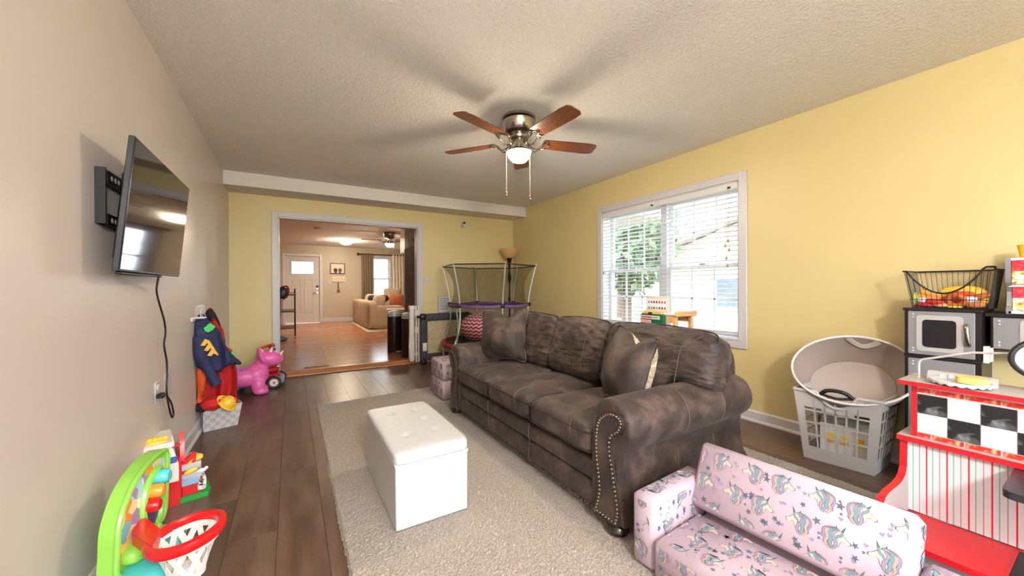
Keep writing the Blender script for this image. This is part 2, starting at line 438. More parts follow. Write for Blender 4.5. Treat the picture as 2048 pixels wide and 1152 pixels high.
# casing round the doorway
def casing(name, y, x0, x1, z1, w, t, z0=0):
    b = MB()
    b.box((x0-w, y-t, z0), (x0, y, z1+w), bev=.004); b.box((x1, y-t, z0), (x1+w, y, z1+w), bev=.004); b.box((x0, y-t, z1), (x1, y, z1+w), bev=.004)
    return b
b = casing('trim_doorway', YB, OX0, OX1, OZ, .068, .016)
b.box((OX0-.001, YB, ZF), (OX0+.014, YB+.13, OZ), bev=.001); b.box((OX1-.014, YB, ZF), (OX1+.001, YB+.13, OZ), bev=.001); b.box((OX0, YB, OZ-.014), (OX1, YB+.13, OZ+.001), bev=.001)
st(b.build('trim_doorway', WHITE, smooth=0))
def baseboard(name, lo, hi, axis, sg, h=.095):
    # stepped profile; axis = running axis, wall side given by sg
    b = MB()
    prof = [(0, 0), (.026, 0), (.026, .012), (.018, .022), (.013, .024), (.013, h-.012), (.006, h), (0, h)]
    if axis == 'y': b.prism(prof, lo[1], hi[1], lambda a, c, q: (lo[0]+sg*a, q, c))
    else: b.prism(prof, lo[0], hi[0], lambda a, c, q: (q, lo[1]+sg*a, c+lo[2]))
    st(b.build(name, WHITE, smooth=0))
baseboard('baseboard_left', (XL, YN, 0), (XL, YB, 0), 'y', 1)
baseboard('baseboard_right', (XR, YN, 0), (XR, YB, 0), 'y', -1)
baseboard('baseboard_back', (OX1+.07, YB, 0), (XR, YB, 0), 'x', -1)
baseboard('baseboard_back_near_corner', (XL, YB, 0), (OX0-.07, YB, 0), 'x', -1)
# ------------------------------------------------------------------ twin double-hung window with casing
w1 = T('window_1', 'white twin double-hung window in the yellow wall', 'window', (XR, 2.575, WZ0)); st(w1)
WV = M('window_vinyl', (204, 206, 210), .3)
def win_trim(b, y0, y1, z0, z1, w, x, t):
    b.box((x-t, y0-w, z0-w), (x, y0, z1+w), bev=.004); b.box((x-t, y1, z0-w), (x, y1+w, z1+w), bev=.004)
    b.box((x-t, y0, z1), (x, y1, z1+w), bev=.004); b.box((x-t, y0, z0-w), (x, y1, z0), bev=.004)
b = MB(); win_trim(b, WY0, WY1, WZ0, WZ1, .071, XR, .016); b.build('window_casing', WHITE, w1, world=True, smooth=0)
b = MB()
for a in ((WY0, WY0+.012), (WY1-.012, WY1)): b.box((XR, a[0], WZ0), (XR+.2, a[1], WZ1))
b.box((XR, WY0, WZ1-.012), (XR+.2, WY1, WZ1)); b.box((XR-.02, WY0-.03, WZ0-.002), (XR+.2, WY1+.03, WZ0+.014), bev=.003)
b.box((XR+.09, 2.575-.035, WZ0), (XR+.19, 2.575+.035, WZ1)); b.build('window_jamb', WV, w1, world=True, smooth=0)
zm = 1.325
for (a0, a1) in ((WY0+.012, 2.54), (2.61, WY1-.012)):
    for nm, z0, z1, x in (('lower_sash', WZ0+.014, zm+.02, XR+.105), ('upper_sash', zm-.02, WZ1-.012, XR+.14)):
        b = MB(); s = .042
        b.box((x, a0, z0), (x+.03, a0+s, z1), bev=.003); b.box((x, a1-s, z0), (x+.03, a1, z1), bev=.003)
        b.box((x, a0+s, z0), (x+.03, a1-s, z0+s), bev=.003); b.box((x, a0+s, z1-s), (x+.03, a1-s, z1), bev=.003)
        o = b.build(nm, WV, w1, world=True, smooth=0)
        g = MB(); g.box((x+.013, a0+s-.005, z0+s-.005), (x+.017, a1-s+.005, z1-s+.005))
        g.build('pane', GLASS, o, smooth=0, world=False).location = -Vector((XR, 2.575, WZ0))
        mm = MB()
        for k in (1, 2):
            yy = a0+s+(a1-a0-2*s)*k/3; mm.box((x+.006, yy-.008, z0+s), (x+.012, yy+.008, z1-s))
        zz = (z0+z1)/2; mm.box((x+.006, a0+s, zz-.008), (x+.012, a1-s, zz+.008))
        mm.build('muntin', WV, o, smooth=0).location = -Vector((XR, 2.575, WZ0))
        if nm == 'lower_sash':
            lk = MB(); ym = (a0+a1)/2; lk.box((x-.004, ym-.03, z1-.002), (x+.02, ym+.03, z1+.012), bev=.004); lk.build('sash_lock', CHROME, o).location = -Vector((XR, 2.575, WZ0))
# blinds: every slat its own part
SLAT = M('blind_slat_white', (216, 216, 218), .4)
def blind(y0, y1, label, tassels):
    t = T('window_blind', label, 'blind', (XR+.04, (y0+y1)/2, WZ1), group='blinds in the twin window')
    hy = (y1-y0)/2
    b = MB(); b.box((-.03, -hy, -.055), (.03, hy, -.004), bev=.003); b.build('headrail', SLAT, t, smooth=0)
    b = MB(); b.box((-.036, -hy-.004, -.062), (-.031, hy+.004, -.006), bev=.002); b.build('valance', SLAT, t, smooth=0)
    sm = None; z = -.085; zb = -(WZ1-WZ0)+.05
    while z > zb:
        if sm is None:
            b = MB()
            def f(u, v):
                a = (u-.5)*.05; return (a, (v-.5)*2*hy, .0035*(1-(2*u-1)**2)-a*.10)
            b.grid(f, 5, 2); n0 = len(b.v); b.add([(p[0], p[1], p[2]-.0026) for p in b.v[:n0]], [q[::-1] for q in b.f[:]])
            b.box((-.025, -hy, .0024-.0046), (-.0249, hy, .0024))
            o = b.build('slat', SLAT, t, recalc=False, smooth=60); sm = o.data
        else: o = link('slat', sm, t)
        o.location = (0, 0, z); z -= .0425
    b = MB(); b.box((-.026, -hy, zb-.012), (.026, hy, zb+.006), bev=.004); b.build('bottom_rail', SLAT, t, smooth=0)
    for k in (-.75, -.25, .25, .75):
        b = MB()
        for sx in (-.0265, .0265): b.tube([(sx, k*hy, -.05), (sx, k*hy, zb)], .0011, 5)
        b.build('ladder_cord', SLAT, t)
    b = MB()
    for (yy, zz) in tassels:
        p = (-.045, yy, zz); b.tube([(-.038, yy, -.05), p], .0013, 5)
    b.build('lift_cord', M('cord_beige', (196, 178, 150), .7), t, kind='stuff')
    for (yy, zz) in tassels:
        b = MB(); b.lathe([(.002, .022), (.007, .018), (.009, 0), (.006, -.008), (0, -.009)], 10, (-.045, yy, zz)); b.build('tassel', m_wood('tassel_wood', (150, 120, 80), (190, 160, 120)), t)
    b = MB(); b.box((-.042, -hy+.06, -.05), (-.034, -hy+.085, -.035)); b.build('cord_lock', DARKM, t, smooth=0)
    return t
blind(2.585, WY1-.014, 'white slatted blind over the far half of the twin window', [(-.29, -.5), (-.29, -.83), (.385, -.75)])
blind(WY0+.014, 2.573, 'white slatted blind over the near half of the twin window', [(-.325, -.52), (-.335, -.6), (-.31, -.67), (-.32, -.74), (-.3, -.56)])
# patio door added behind the camera, unseen, to let daylight in
w2 = T('added_patio_door', 'added glass patio door behind the camera, unseen daylight source', 'window', (1.3, YN, 0)); st(w2)
b = MB()
for x0, x1 in ((.05, .12), (1.26, 1.34), (2.48, 2.55)): b.box((x0, YN-.12, .03), (x1, YN-.04, 2.08), bev=.004)
b.box((.05, YN-.12, 2.0), (2.55, YN-.04, 2.08), bev=.004); b.box((.05, YN-.12, .03), (2.55, YN-.04, .11), bev=.004)
b.build('door_frame', WHITE, w2, world=True, smooth=0)
for x0, x1 in ((.12, 1.26), (1.34, 2.48)):
    b = MB(); b.box((x0, YN-.083, .11), (x1, YN-.079, 2.0)); b.build('pane', GLASS, w2, world=True, smooth=0)
# ================================================================== the far room
slab('wall_far_left', [((-2.94, YB+.13, 0), (-2.8, YF, H))], TAUPE)
slab('wall_far_right', [((4.6, YB+.13, 0), (4.74, 8.0, H)), ((4.6, 10.0, 0), (4.74, YF, H)), ((4.6, 8.0, 0), (4.74, 10.0, .6)), ((4.6, 8.0, 2.1), (4.74, 10.0, H))], TAUPE)
w4 = T('added_side_window', 'added unseen side window lighting the far room', 'window', (4.6, 9.0, .6)); st(w4)  # side window added out of view for daylight in the far room
b = MB()
for lo, hi in (((4.6, 8.0, .6), (4.7, 8.06, 2.1)), ((4.6, 9.94, .6), (4.7, 10.0, 2.1)), ((4.6, 8.97, .6), (4.7, 9.03, 2.1)), ((4.6, 8, 2.04), (4.7, 10, 2.1)), ((4.6, 8, .6), (4.7, 10, .66))): b.box(lo, hi)
b.build('window_frame', WV, w4, world=True, smooth=0)
b = MB(); b.box((4.65, 8.06, .66), (4.653, 9.94, 2.04)); b.build('pane', GLASS, w4, world=True, smooth=0)
dTL, dBR = PY(570, 512, YF), PY(640, 646, YF)
DX0, DX1, DZ1 = dTL[0], dBR[0], 2.10
wTL, wBR = PY(746, 517, YF), PY(780, 604, YF)
FX0, FX1, FZ0, FZ1 = wTL[0], wBR[0], .72, 2.13
slab('wall_far', [((-2.9, YF, 0), (DX0, YF+.14, H)), ((DX0, YF, DZ1), (DX1, YF+.14, H)), ((DX1, YF, 0), (FX0, YF+.14, H)),
     ((FX0, YF, 0), (FX1, YF+.14, FZ0)), ((FX0, YF, FZ1), (FX1, YF+.14, H)), ((FX1, YF, 0), (4.7, YF+.14, H))], TAUPE)
b = casing('c', YF, DX0, DX1, DZ1, .075, .02, ZF); st(b.build('trim_front_door', WHITE, smooth=0))
b = MB(); b.box((DX1+.08, YF-.016, ZF), (4.6, YF, ZF+.13), bev=.004); st(b.build('baseboard_far', WHITE, smooth=0))
d1 = T('door_1', 'white front door with small leaded glass light in the far room', 'door', ((DX0+DX1)/2, YF+.04, ZF)); st(d1)
dw = DX1-DX0; dh = DZ1-ZF
DPT = M('door_paint', (198, 190, 184), .4)
gx, gz0, gz1 = dw*.32, dh*.74, dh*.92
b = MB(); hw = dw/2
for lo, hi in (((-hw, 0, 0), (-gx, .045, dh)), ((gx, 0, 0), (hw, .045, dh)), ((-gx, 0, 0), (gx, .045, gz0)), ((-gx, 0, gz1), (gx, .045, dh))): b.box(lo, hi)
b.build('door_slab', DPT, d1, smooth=0)
for sx in (-1, 1):
    b = MB(); x0, x1 = sorted((sx*.05, sx*dw*.31)); z0, z1 = .30, dh*.66
    for lo, hi in (((x0, -.010, z0), (x0+.018, 0, z1)), ((x1-.018, -.010, z0), (x1, 0, z1)), ((x0, -.010, z0), (x1, 0, z0+.018)), ((x0, -.010, z1-.018), (x1, 0, z1))): b.box(lo, hi, bev=.003)
    b.build('door_panel', DPT, d1, smooth=0)
b = MB(); b.box((-gx-.02, -.012, gz0-.02), (-gx, 0, gz1+.02)); b.box((gx, -.012, gz0-.02), (gx+.02, 0, gz1+.02)); b.box((-gx, -.012, gz0-.02), (gx, 0, gz0)); b.box((-gx, -.012, gz1), (gx, 0, gz1+.02))
b.build('light_frame', M('light_frame_grey', (170, 172, 176), .4), d1, smooth=0)
b = MB(); b.box((-gx, .02, gz0), (gx, .025, gz1)); b.build('pane', m_glass('frosted_glass', (.42, .46, .50, 1), .12), d1, smooth=0)
b = MB()
for k in (-.6, -.25, .25, .6): b.box((gx*k-.007, .010, gz0), (gx*k+.007, .019, gz1))
for k in (.25, .75): b.box((-gx, .014, gz0+(gz1-gz0)*k-.006), (gx, .02, gz0+(gz1-gz0)*k+.006))
b.build('leaded_bars', CHROME, d1, smooth=0)
b = MB(); b.box((hw-.10, -.025, dh*.53), (hw-.04, 0, dh*.565), bev=.004); b.build('keypad_lock', BLACK, d1, smooth=0)
b = MB(); b.box((hw-.10, -.02, dh*.505), (hw-.04, 0, dh*.53), bev=.004); b.build('lock_plate', CHROME, d1, smooth=0)
b = MB(); b.cyl((hw-.07, -.03, dh*.455), (hw-.07, 0, dh*.455), .028); b.tube([(hw-.07, -.045, dh*.455), (hw-.12, -.048, dh*.46), (hw-.2, -.045, dh*.45)], [.012, .011, .007]); b.build('door_handle', CHROME, d1)
# far window with its outer frame
w3 = T('window_3', 'white double-hung window behind the far sofa', 'window', ((FX0+FX1)/2, YF, FZ0)); st(w3)
hx = (FX1-FX0)/2; hz = FZ1-FZ0
b = MB()
for lo, hi in (((-hx-.06, -.018, -.06), (-hx, 0, hz+.06)), ((hx, -.018, -.06), (hx+.06, 0, hz+.06)), ((-hx, -.018, hz), (hx, 0, hz+.06)), ((-hx, -.018, -.06), (hx, 0, 0))): b.box(lo, hi, bev=.003)
b.build('window_casing', WHITE, w3, smooth=0)
for nm, z0, z1, y in (('lower_sash', 0, hz/2+.02, .05), ('upper_sash', hz/2-.02, hz, .085)):
    b = MB(); s = .045
    for lo, hi in (((-hx, y, z0), (-hx+s, y+.03, z1)), ((hx-s, y, z0), (hx, y+.03, z1)), ((-hx+s, y, z0), (hx-s, y+.03, z0+s)), ((-hx+s, y, z1-s), (hx-s, y+.03, z1))): b.box(lo, hi)
    b.box((-hx+s, y+.004, (z0+z1)/2-.009), (hx-s, y+.012, (z0+z1)/2+.009))
    o = b.build(nm, WV, w3, smooth=0)
    g = MB(); g.box((-hx+s, y+.015, z0+s), (hx-s, y+.018, z1-s)); g.build('pane', GLASS, o, smooth=0)
# ================================================================== outdoors
b = MB(); b.box((XR+.2, -30, -.75), (60, 60, -.55)); st(b.build('ground_outside', M('dry_lawn', (128, 128, 100), .95, var=.3, vs=.6), smooth=0))
b = MB(); b.box((-30, YF+.5, -.75), (XR+.2, 60, -.55)); b.box((-40, -40, -.75), (XR+.2, YN-.5, -.55)); st(b.build('ground_yard', M('dry_lawn', (190, 184, 160)), smooth=0))
wing = T('house_wing', 'red brick porch wall with white post outside the window', 'building', (5.0, 6.6, -.55))
b = MB(); b.box((4.9, 5.45, -.55), (5.2, 9.5, 2.7)); b.build('brick_wall', m_brick(), wing, world=True, smooth=0)
b = MB(); b.box((5.35, 5.28, -.55), (5.52, 5.45, 2.45), bev=.01); b.build('post', WHITE, wing, world=True, smooth=0)
b = MB(); b.box((4.8, 4.7, 2.45), (6.3, 9.6, 2.75)); b.build('porch_roof', WHITE, wing, world=True, smooth=0)
nb = T('neighbour_house', 'pale brick house with low gable roof across the yard', 'building', (13, 5, -.55))
b = MB(); b.prism([(9.0, -.55), (9.0, 2.35), (3.8, 3.85), (-1.4, 2.35), (-1.4, -.55)], 12.0, 20, lambda a, c, h: (h, a, c)); b.build('house_wall', m_brick(), nb, world=True, smooth=0)
b = MB()
for s in (1, -1):
    y0, z0, y1, z1 = 3.8, 3.9, 3.8+s*6.0, 2.17
    b.prism([(y0, z0), (y1, z1), (y1, z1+.2), (y0, z0+.24)], 11.6, 20.4, lambda a, c, h: (h, a, c))
b.build('roof', M('pale_shingle', (205, 208, 212), .8), nb, world=True, smooth=0)
b = MB(); b.box((11.93, 6.05, .35), (12.0, 7.05, 1.45)); o = b.build('window', WHITE, nb, world=True, smooth=0)
b = MB(); b.box((11.9, 6.13, .45), (11.96, 6.97, 1.37)); b.build('pane', M('dark_pane', (120, 130, 140), .1), nb, world=True, smooth=0)
LEAF = M('tree_leaf', (120, 150, 112), .8, var=.4, vs=2); BARK = M('tree_bark', (110, 95, 82), .9)
def tree(x, y, h, r, label, seed, n=1500):
    t = T('garden_tree', label, 'tree', (x, y, -.55), group='trees outside the window')
    rng = random.Random(seed); b = MB(); b.tube([(0, 0, 0), (.1, .05, h*.4), (0, .1, h*.75)], [.18, .13, .05]); b.build('trunk', BARK, t)
    b = MB()
    for _ in range(n):
        while True:
            p = np.array([rng.uniform(-1, 1) for _ in range(3)])
            if .25 < np.linalg.norm(p) < 1: break
        c = p*np.array([r, r, h*.38])+np.array([0, 0, h*.64]); a = np.array([rng.gauss(0, 1) for _ in range(3)]); a /= np.linalg.norm(a)
        q = np.cross(a, [rng.gauss(0, 1) for _ in range(3)]); q /= np.linalg.norm(q); s = .22
        b.add([c-a*s, c+q*s*.45, c+a*s, c-q*s*.45], [[0, 1, 2, 3]])
    b.build('foliage', LEAF, t, smooth=0, recalc=False, kind='stuff')
tree(9.5, 8.6, 5.2, 1.6, 'leafy tree between brick porch and neighbouring house', 3)
tree(15.5, 14.5, 8, 3.0, 'tall tree behind the neighbouring house roof', 5, 2200)
tree(24.5, 9.5, 8.5, 3.0, 'wide tree furthest off above the pale roof', 8, 2200)
# ================================================================== big soft furniture
# ---- rug (pile as real relief)
RUG = T('area_rug', 'large cream shag area rug under the brown sofa', 'rug', (1.45, 2.2, 0))
def build_rug():
    c00, c10, c01, c11 = np.array((.187, .45)), np.array((2.71, .45)), np.array((.198, 3.976)), np.array((2.71, 4.19))
    nu, nv = 250, 350; b = MB(); rng = np.random.RandomState(4); J = rng.rand(nu, nv)
    def f(u, v):
        p = c00*(1-u)*(1-v)+c10*u*(1-v)+c01*(1-u)*v+c11*u*v
        i, j = int(round(u*(nu-1))), int(round(v*(nv-1))); e = min(i, j, nu-1-i, nv-1-j)
        w = .002*math.sin(v*40)*(1 if i in (0, nu-1) else 0)
        z = .0 if e == 0 else (.014+.005*J[i, j])
        return (p[0]+w+(J[i, j]-.5)*.006, p[1]+(J[j % nu, i]-.5)*.006, z)
    b.grid(f, nu, nv); o = b.build('pile', m_rug(), RUG, world=True, recalc=False, smooth=0, kind='stuff'); return o
build_rug()
RZ = .020
# ---- white storage ottoman
OT = T('storage_ottoman', 'white faux leather storage ottoman with tufted lid on the rug', 'ottoman', (.582, 2.085, RZ))
OW = M('white_leatherette', (194, 196, 199), .38, bump=.05, bs=220)
b = MB(); b.box((-.178, -.362, 0), (.178, .362, .30), bev=.004); b.build('body', OW, OT)
TUFT = [(x, y) for x in (-.075, .075) for y in (-.18, 0.0, .18)]
def lid_fn(x, y, z):
    if z > .3:
        d = 0
        for tx, ty in TUFT: d += math.exp(-(((x*.19-tx)/.022)**2+((y*.375-ty)/.022)**2))
        z -= .42*d; z += .18*(1-x*x)*(1-y*y)
    return x, y, z
b = MB(); b.sbox((0, 0, .325), (.188, .374, .034), (14, 14, 5), 44, lid_fn); o = b.build('lid', OW, OT, smooth=60)
for tx, ty in TUFT:
    g = MB(); g.lathe([(0, .006), (.008, .005), (.011, 0), (0, -.002)], 10, (tx, ty, .347)); g.build('tuft_button', OW, o)
b = MB(); b.box((-.182, -.366, .288), (.182, .366, .304), bev=.003); b.build('lid_skirt', OW, OT)
# ---- the brown sofa (faces -x, runs along y)
SF = T('sofa', 'brown suede three-seat sofa with rolled nailhead arms', 'sofa', (1.7, 2.15, RZ))
YC = 2.15
SU2 = m_suede('brown_suede_back', .68, True); STITCH = M('pale_stitching', (112, 97, 87), .8); WELT = M('dark_welt', (44, 34, 32), .6)
NAIL = M('antique_nail', (112, 100, 84), .4, .8); FOOT = M('dark_mahogany', (38, 20, 18), .25, coat=.3)
def mir(P, s): return [(p[0], YC+(p[1]-YC)*s, p[2]) for p in P]
def wr(p, s, a): return a*nz(p, s)
# base with two front rails
b = MB()
b.sbox((1.735, YC, .137), (.50, .92, .068), (12, 40, 6), 16); b.build('base_rail', SUEDE, SF, world=True, smooth=60)
b = MB(); b.sbox((1.74, YC, .25), (.50, .92, .062), (14, 40, 5), 16); b.build('seat_rail', SUEDE, SF, world=True, smooth=60)
b = MB(); b.sbox((2.17, YC, .44), (.085, .96, .37), (5, 20, 7), 20); b.build('back_frame', SUEDE, SF, world=True, smooth=60)
b = MB(); y = 1.30
while y < 3.0: b.lathe([(.0055, 0), (.004, .003), (0, .004)], 6, (0, 0, 0), Rm=None); y += 10
b = MB(); y = 1.32
while y < 2.98:
    b.lathe([(.006, 0), (.0045, .003), (0, .0045)], 6, (1.236, y, .082), Rm=rotm('Y', -90)); y += .022
b.build('rail_nailheads', NAIL, SF, world=True, kind='stuff')
# vertical seams on the rails
b = MB()
for yy in (1.88, 2.42): b.tube([(1.236, yy, .31), (1.230, yy, .27), (1.230, yy, .23), (1.240, yy, .19)], .0016, 5); b.tube([(1.24, yy, .19), (1.232, yy, .15), (1.232, yy, .1), (1.240, yy, .07)], .0016, 5)
b.build('rail_stitching', STITCH, SF, world=True, kind='stuff')
# arms
def arm_prof(t):
    # t: 0 front .. 1 back ; list of (y,z) for the near arm, closed
    cy, cz, r = 1.212, .508, .122
    P = [(1.33, .085), (1.335, .30), (1.334, .44)]
    for a in np.linspace(5, 232, 20): P.append((cy+r*math.cos(R(a)), cz+r*math.sin(R(a))))
    fl = .02+.03*t
    P += [(1.155, .395), (1.168, .34), (1.168, .27), (1.16, .2), (1.15-fl*.4, .13), (1.15-fl, .085)]
    return P
for s in (1, -1):
    b = MB(); nx = 26; n = len(arm_prof(0)); V = []; Fs = []
    for i in range(nx):
        t = i/(nx-1); P = arm_prof(t); x0 = 1.235+t*(2.20-1.235)
        sh = 1.0
        if i == 0: sh = .80
        if i == 1: sh = .93; 
        if i == nx-1: sh = .82
        if i == nx-2: sh = .95
        x = {0: 1.232, 1: 1.238, 2: 1.262, nx-1: 2.225, nx-2: 2.212}.get(i, x0)
        for (yy, zz) in P:
            roll = zz > .39
            y2 = 1.212+(yy-1.212)*sh if roll else 1.245+(yy-1.245)*(1-(1-sh)*.25); z2 = .508+(zz-.508)*sh if roll else zz
            xx = x+(.085*max(0, 1-zz/.40)**2 if t > .5 else 0)*max(0, (t-.5)*2)
            pk = 0
            if roll and t < .12: pk = .006*math.sin(14*math.atan2(zz-.508, yy-1.212))*(1-t/.12)
            d = .004*nz((xx, y2*2, z2*2), 7)+pk
            V.append((xx, YC+(y2-d-YC)*s, z2+d))
    Fs = [[i*n+k, i*n+(k+1) % n, (i+1)*n+(k+1) % n, (i+1)*n+k] for i in range(nx-1) for k in range(n)]
    Fs += [list(range(n)), [(nx-1)*n+k for k in range(n)]]
    b.add(V, Fs); arm = b.build('arm', SUEDE, SF, world=True, smooth=50)
    off = -Vector(SF.location)
    # stitched seams round the roll
    g = MB()
    for xs in (1.63, 1.93):
        g.tube(mir([(xs, 1.212+.1235*math.cos(R(a)), .508+.1235*math.sin(R(a))) for a in range(20, 225, 12)], s), .0017, 5)
        g.tube(mir([(xs+.02, 1.166, .34), (xs+.025, 1.163, .25), (xs+.03, 1.147, .15), (xs+.035, 1.12, .08)], s), .0017, 5)
    o = g.build('stitching', STITCH, arm, kind='stuff'); o.location = off
    # scroll front panel from the photograph's outline
    px = [(1223, 1066), (1186, 1034), (1195, 977), (1188.5, 900), (1191, 850), (1202, 830), (1220, 824), (1238, 833), (1245, 850), (1238, 868), (1224, 877), (1221, 900), (1229, 957), (1237, 1017), (1236, 1042)]
    pl = [PX(u, v, 1.222) for u, v in px]; c = np.mean(pl, axis=0)
    oc = cat([(p[1], p[2]) for p in pl], 4, True); oc = [(q[0], max(q[1], .078)) for q in oc]
    g = MB(); g.prism(oc, 1.222, 1.245, lambda a, e, h: (h, YC+(a-YC)*s, e))
    fp = g.build('arm_front_panel', SUEDE, SF, world=True, smooth=30)
    g = MB(); g.tube([(1.224, YC+(a-YC)*s, e) for a, e in oc], .004, 6, closed=True); o = g.build('welt', WELT, fp); o.location = off
    # nailheads just inside the outline
    L = np.array(oc); seg = np.linalg.norm(np.diff(np.vstack([L, L[:1]]), axis=0), axis=1); cum = np.concatenate([[0], np.cumsum(seg)])
    g = MB(); m = int(cum[-1]/.0185)
    ctr = L.mean(axis=0)
    for k in range(m):
        dd = cum[-1]*k/m; i = np.searchsorted(cum, dd, 'right')-1; i = min(i, len(L)-1); j = (i+1) % len(L); t = (dd-cum[i])/max(seg[i], 1e-9)
        p = L[i]*(1-t)+L[j]*t; tv = L[j]-L[i]; tv = tv/np.linalg.norm(tv); nn = np.array([-tv[1], tv[0]])
        area = np.sum(L[:, 0]*np.roll(L[:, 1], -1)-np.roll(L[:, 0], -1)*L[:, 1]); nn = nn if area > 0 else -nn
        q = p+nn*.011
        g.lathe([(.0082, 0), (.007, .004), (.0035, .0066), (0, .0074)], 8, (1.2222, YC+(q[0]-YC)*s, q[1]), Rm=rotm('Y', -90))
    o = g.build('nailheads', NAIL, fp, kind='stuff'); o.location = off
# seat cushions
def seatfn(sd, k):
    def f(x, y, z):
        if z > 0: z = z*(1+.0)+.28*(1-x*x)*(1-y*y)*.6
        w = .10*nz((x*2+sd, y*2, z), 1.3)
        return x+.012*nz((x+sd, y, z), 3), y+.012*nz((x, y+sd, z), 3), z+w*(1 if z > 0 else .2)
    return f
for k in range(3):
    yc = 1.332+.5455*(k+.5)
    b = MB(); b.sbox((1.56, yc, .388), (.345, .271, .078), (9, 12, 4.5), 22, seatfn(k*3.1, k)); o = b.build('seat_cushion', SUEDE, SF, world=True, smooth=70)
    g = MB(); 
    for zz in (.432, .340):
        ring = [(1.56-.336+.0*q, yc, zz) for q in (0,)]
        pts = [(1.88, yc+.268, zz), (1.6, yc+.270, zz), (1.28, yc+.268, zz), (1.228, yc+.255, zz-.002), (1.219, yc+.15, zz-.004), (1.217, yc, zz), (1.219, yc-.15, zz-.004), (1.228, yc-.255, zz-.002), (1.28, yc-.268, zz), (1.6, yc-.270, zz), (1.88, yc-.268, zz)]
        g.tube(cat(pts, 5), .0042, 6)
    w = g.build('welt', WELT, o, kind='stuff'); w.location = off
    g = MB(); g.tube(cat([(1.215, yc-.13, .39), (1.222, yc-.13, .45), (1.27, yc-.12, .478), (1.40, yc-.10, .498), (1.46, yc+.02, .505)], 6), .0015, 5); w = g.build('stitching', STITCH, o, kind='stuff'); w.location = off
# back cushions (outer ones run out over the arms)
def backfn(sd, L):
    def f(x, y, z):
        # x thickness(-1 front), y length, z height ; puff the front
        if x < 0: x = x*(1+.30*(1-y*y)*(1-z*z))
        pk = .05*math.sin(z*9+2.5*nz((y*1.5+sd, z*2, 0), 1.2))*(1-abs(z))*(1 if x < 0 else .3)
        z2 = z+.06*nz((y*2+sd, 0, 0), 1.5)*(1 if z > 0 else .3)-.06*y*y*(1 if z > 0 else 0)
        return x+pk*.8*nz((y*2, z*3, sd), 1.0)+(.10*nz((y*3, z*6, sd), 1.6)-.06*abs(nz((y*2, z*7, sd+3), 1.3))), y+.015*nz((x, z*3, sd), 2), z2
    return f
for k, (ya, yb_) in enumerate(((1.10, 1.86), (1.86, 2.44), (2.44, 3.20))):
    yc, hl = (ya+yb_)/2, (yb_-ya)/2+.008
    Rm = rotm('Y', 17)
    wide = k != 1
    def fn(x, y, z, k=k, base=backfn(k*5.7, hl)):
        x, y, z = base(x, y, z)
        if k == 0 and y < -.25 and z < -.05: z = -.05+(z+.05)*(1-.62*min(1, (-.25-y)/.18))
        if k == 2 and y > .25 and z < -.05: z = -.05+(z+.05)*(1-.62*min(1, (y-.25)/.18))
        return x, y, z
    b = MB(); b.sbox((1.915, yc, .67), (.112, hl, .225), (4, 9, 6), 28, fn, Rm)
    o = b.build('back_cushion', SU2, SF, world=True, smooth=75)
    # welt round the front face
    def loc(y, z): 
        q = np.array([-.112*.55, y*hl, z*.225]) @ Rm.T; return q+np.array((1.915, yc, .67))
    ring = [loc(y, z) for y, z in ((-.96, -.1), (-.965, .6), (-.90, .90), (-.5, .97), (0, 1.0), (.5, .97), (.90, .90), (.965, .6), (.96, -.1))]
    g = MB(); g.tube(cat(ring, 6), .0045, 6); w = g.build('welt', WELT, o, kind='stuff'); w.location = off
    g = MB()
    def lf(y, z): 
        q = np.array([-.112*(1.02+.29*(1-y*y)*(1-z*z)), y*hl, z*.225]) @ Rm.T; return q+np.array((1.913, yc, .67))
    sy = -.62 if k == 0 else .55*(1 if k == 2 else -1)
    g.tube([lf(sy*.9, z) for z in np.linspace(-.7, .45, 10)]+[lf(sy*1.35, .8)], .0016, 5); g.tube([lf(y, .45) for y in np.linspace(sy*.9, -sy*.8, 14)], .0016, 5)
    w = g.build('stitching', STITCH, o, kind='stuff'); w.location = off
for (fx, fy) in ((1.268, 1.20), (1.268, 3.10), (2.16, 1.2), (2.16, 3.10)):
    b = MB(); b.lathe([(.03, 0), (.046, .008), (.052, .025), (.046, .042), (.038, .048), (.05, .056), (.05, .072)], 18, (fx, fy, RZ)); b.build('foot', FOOT, SF, world=True)
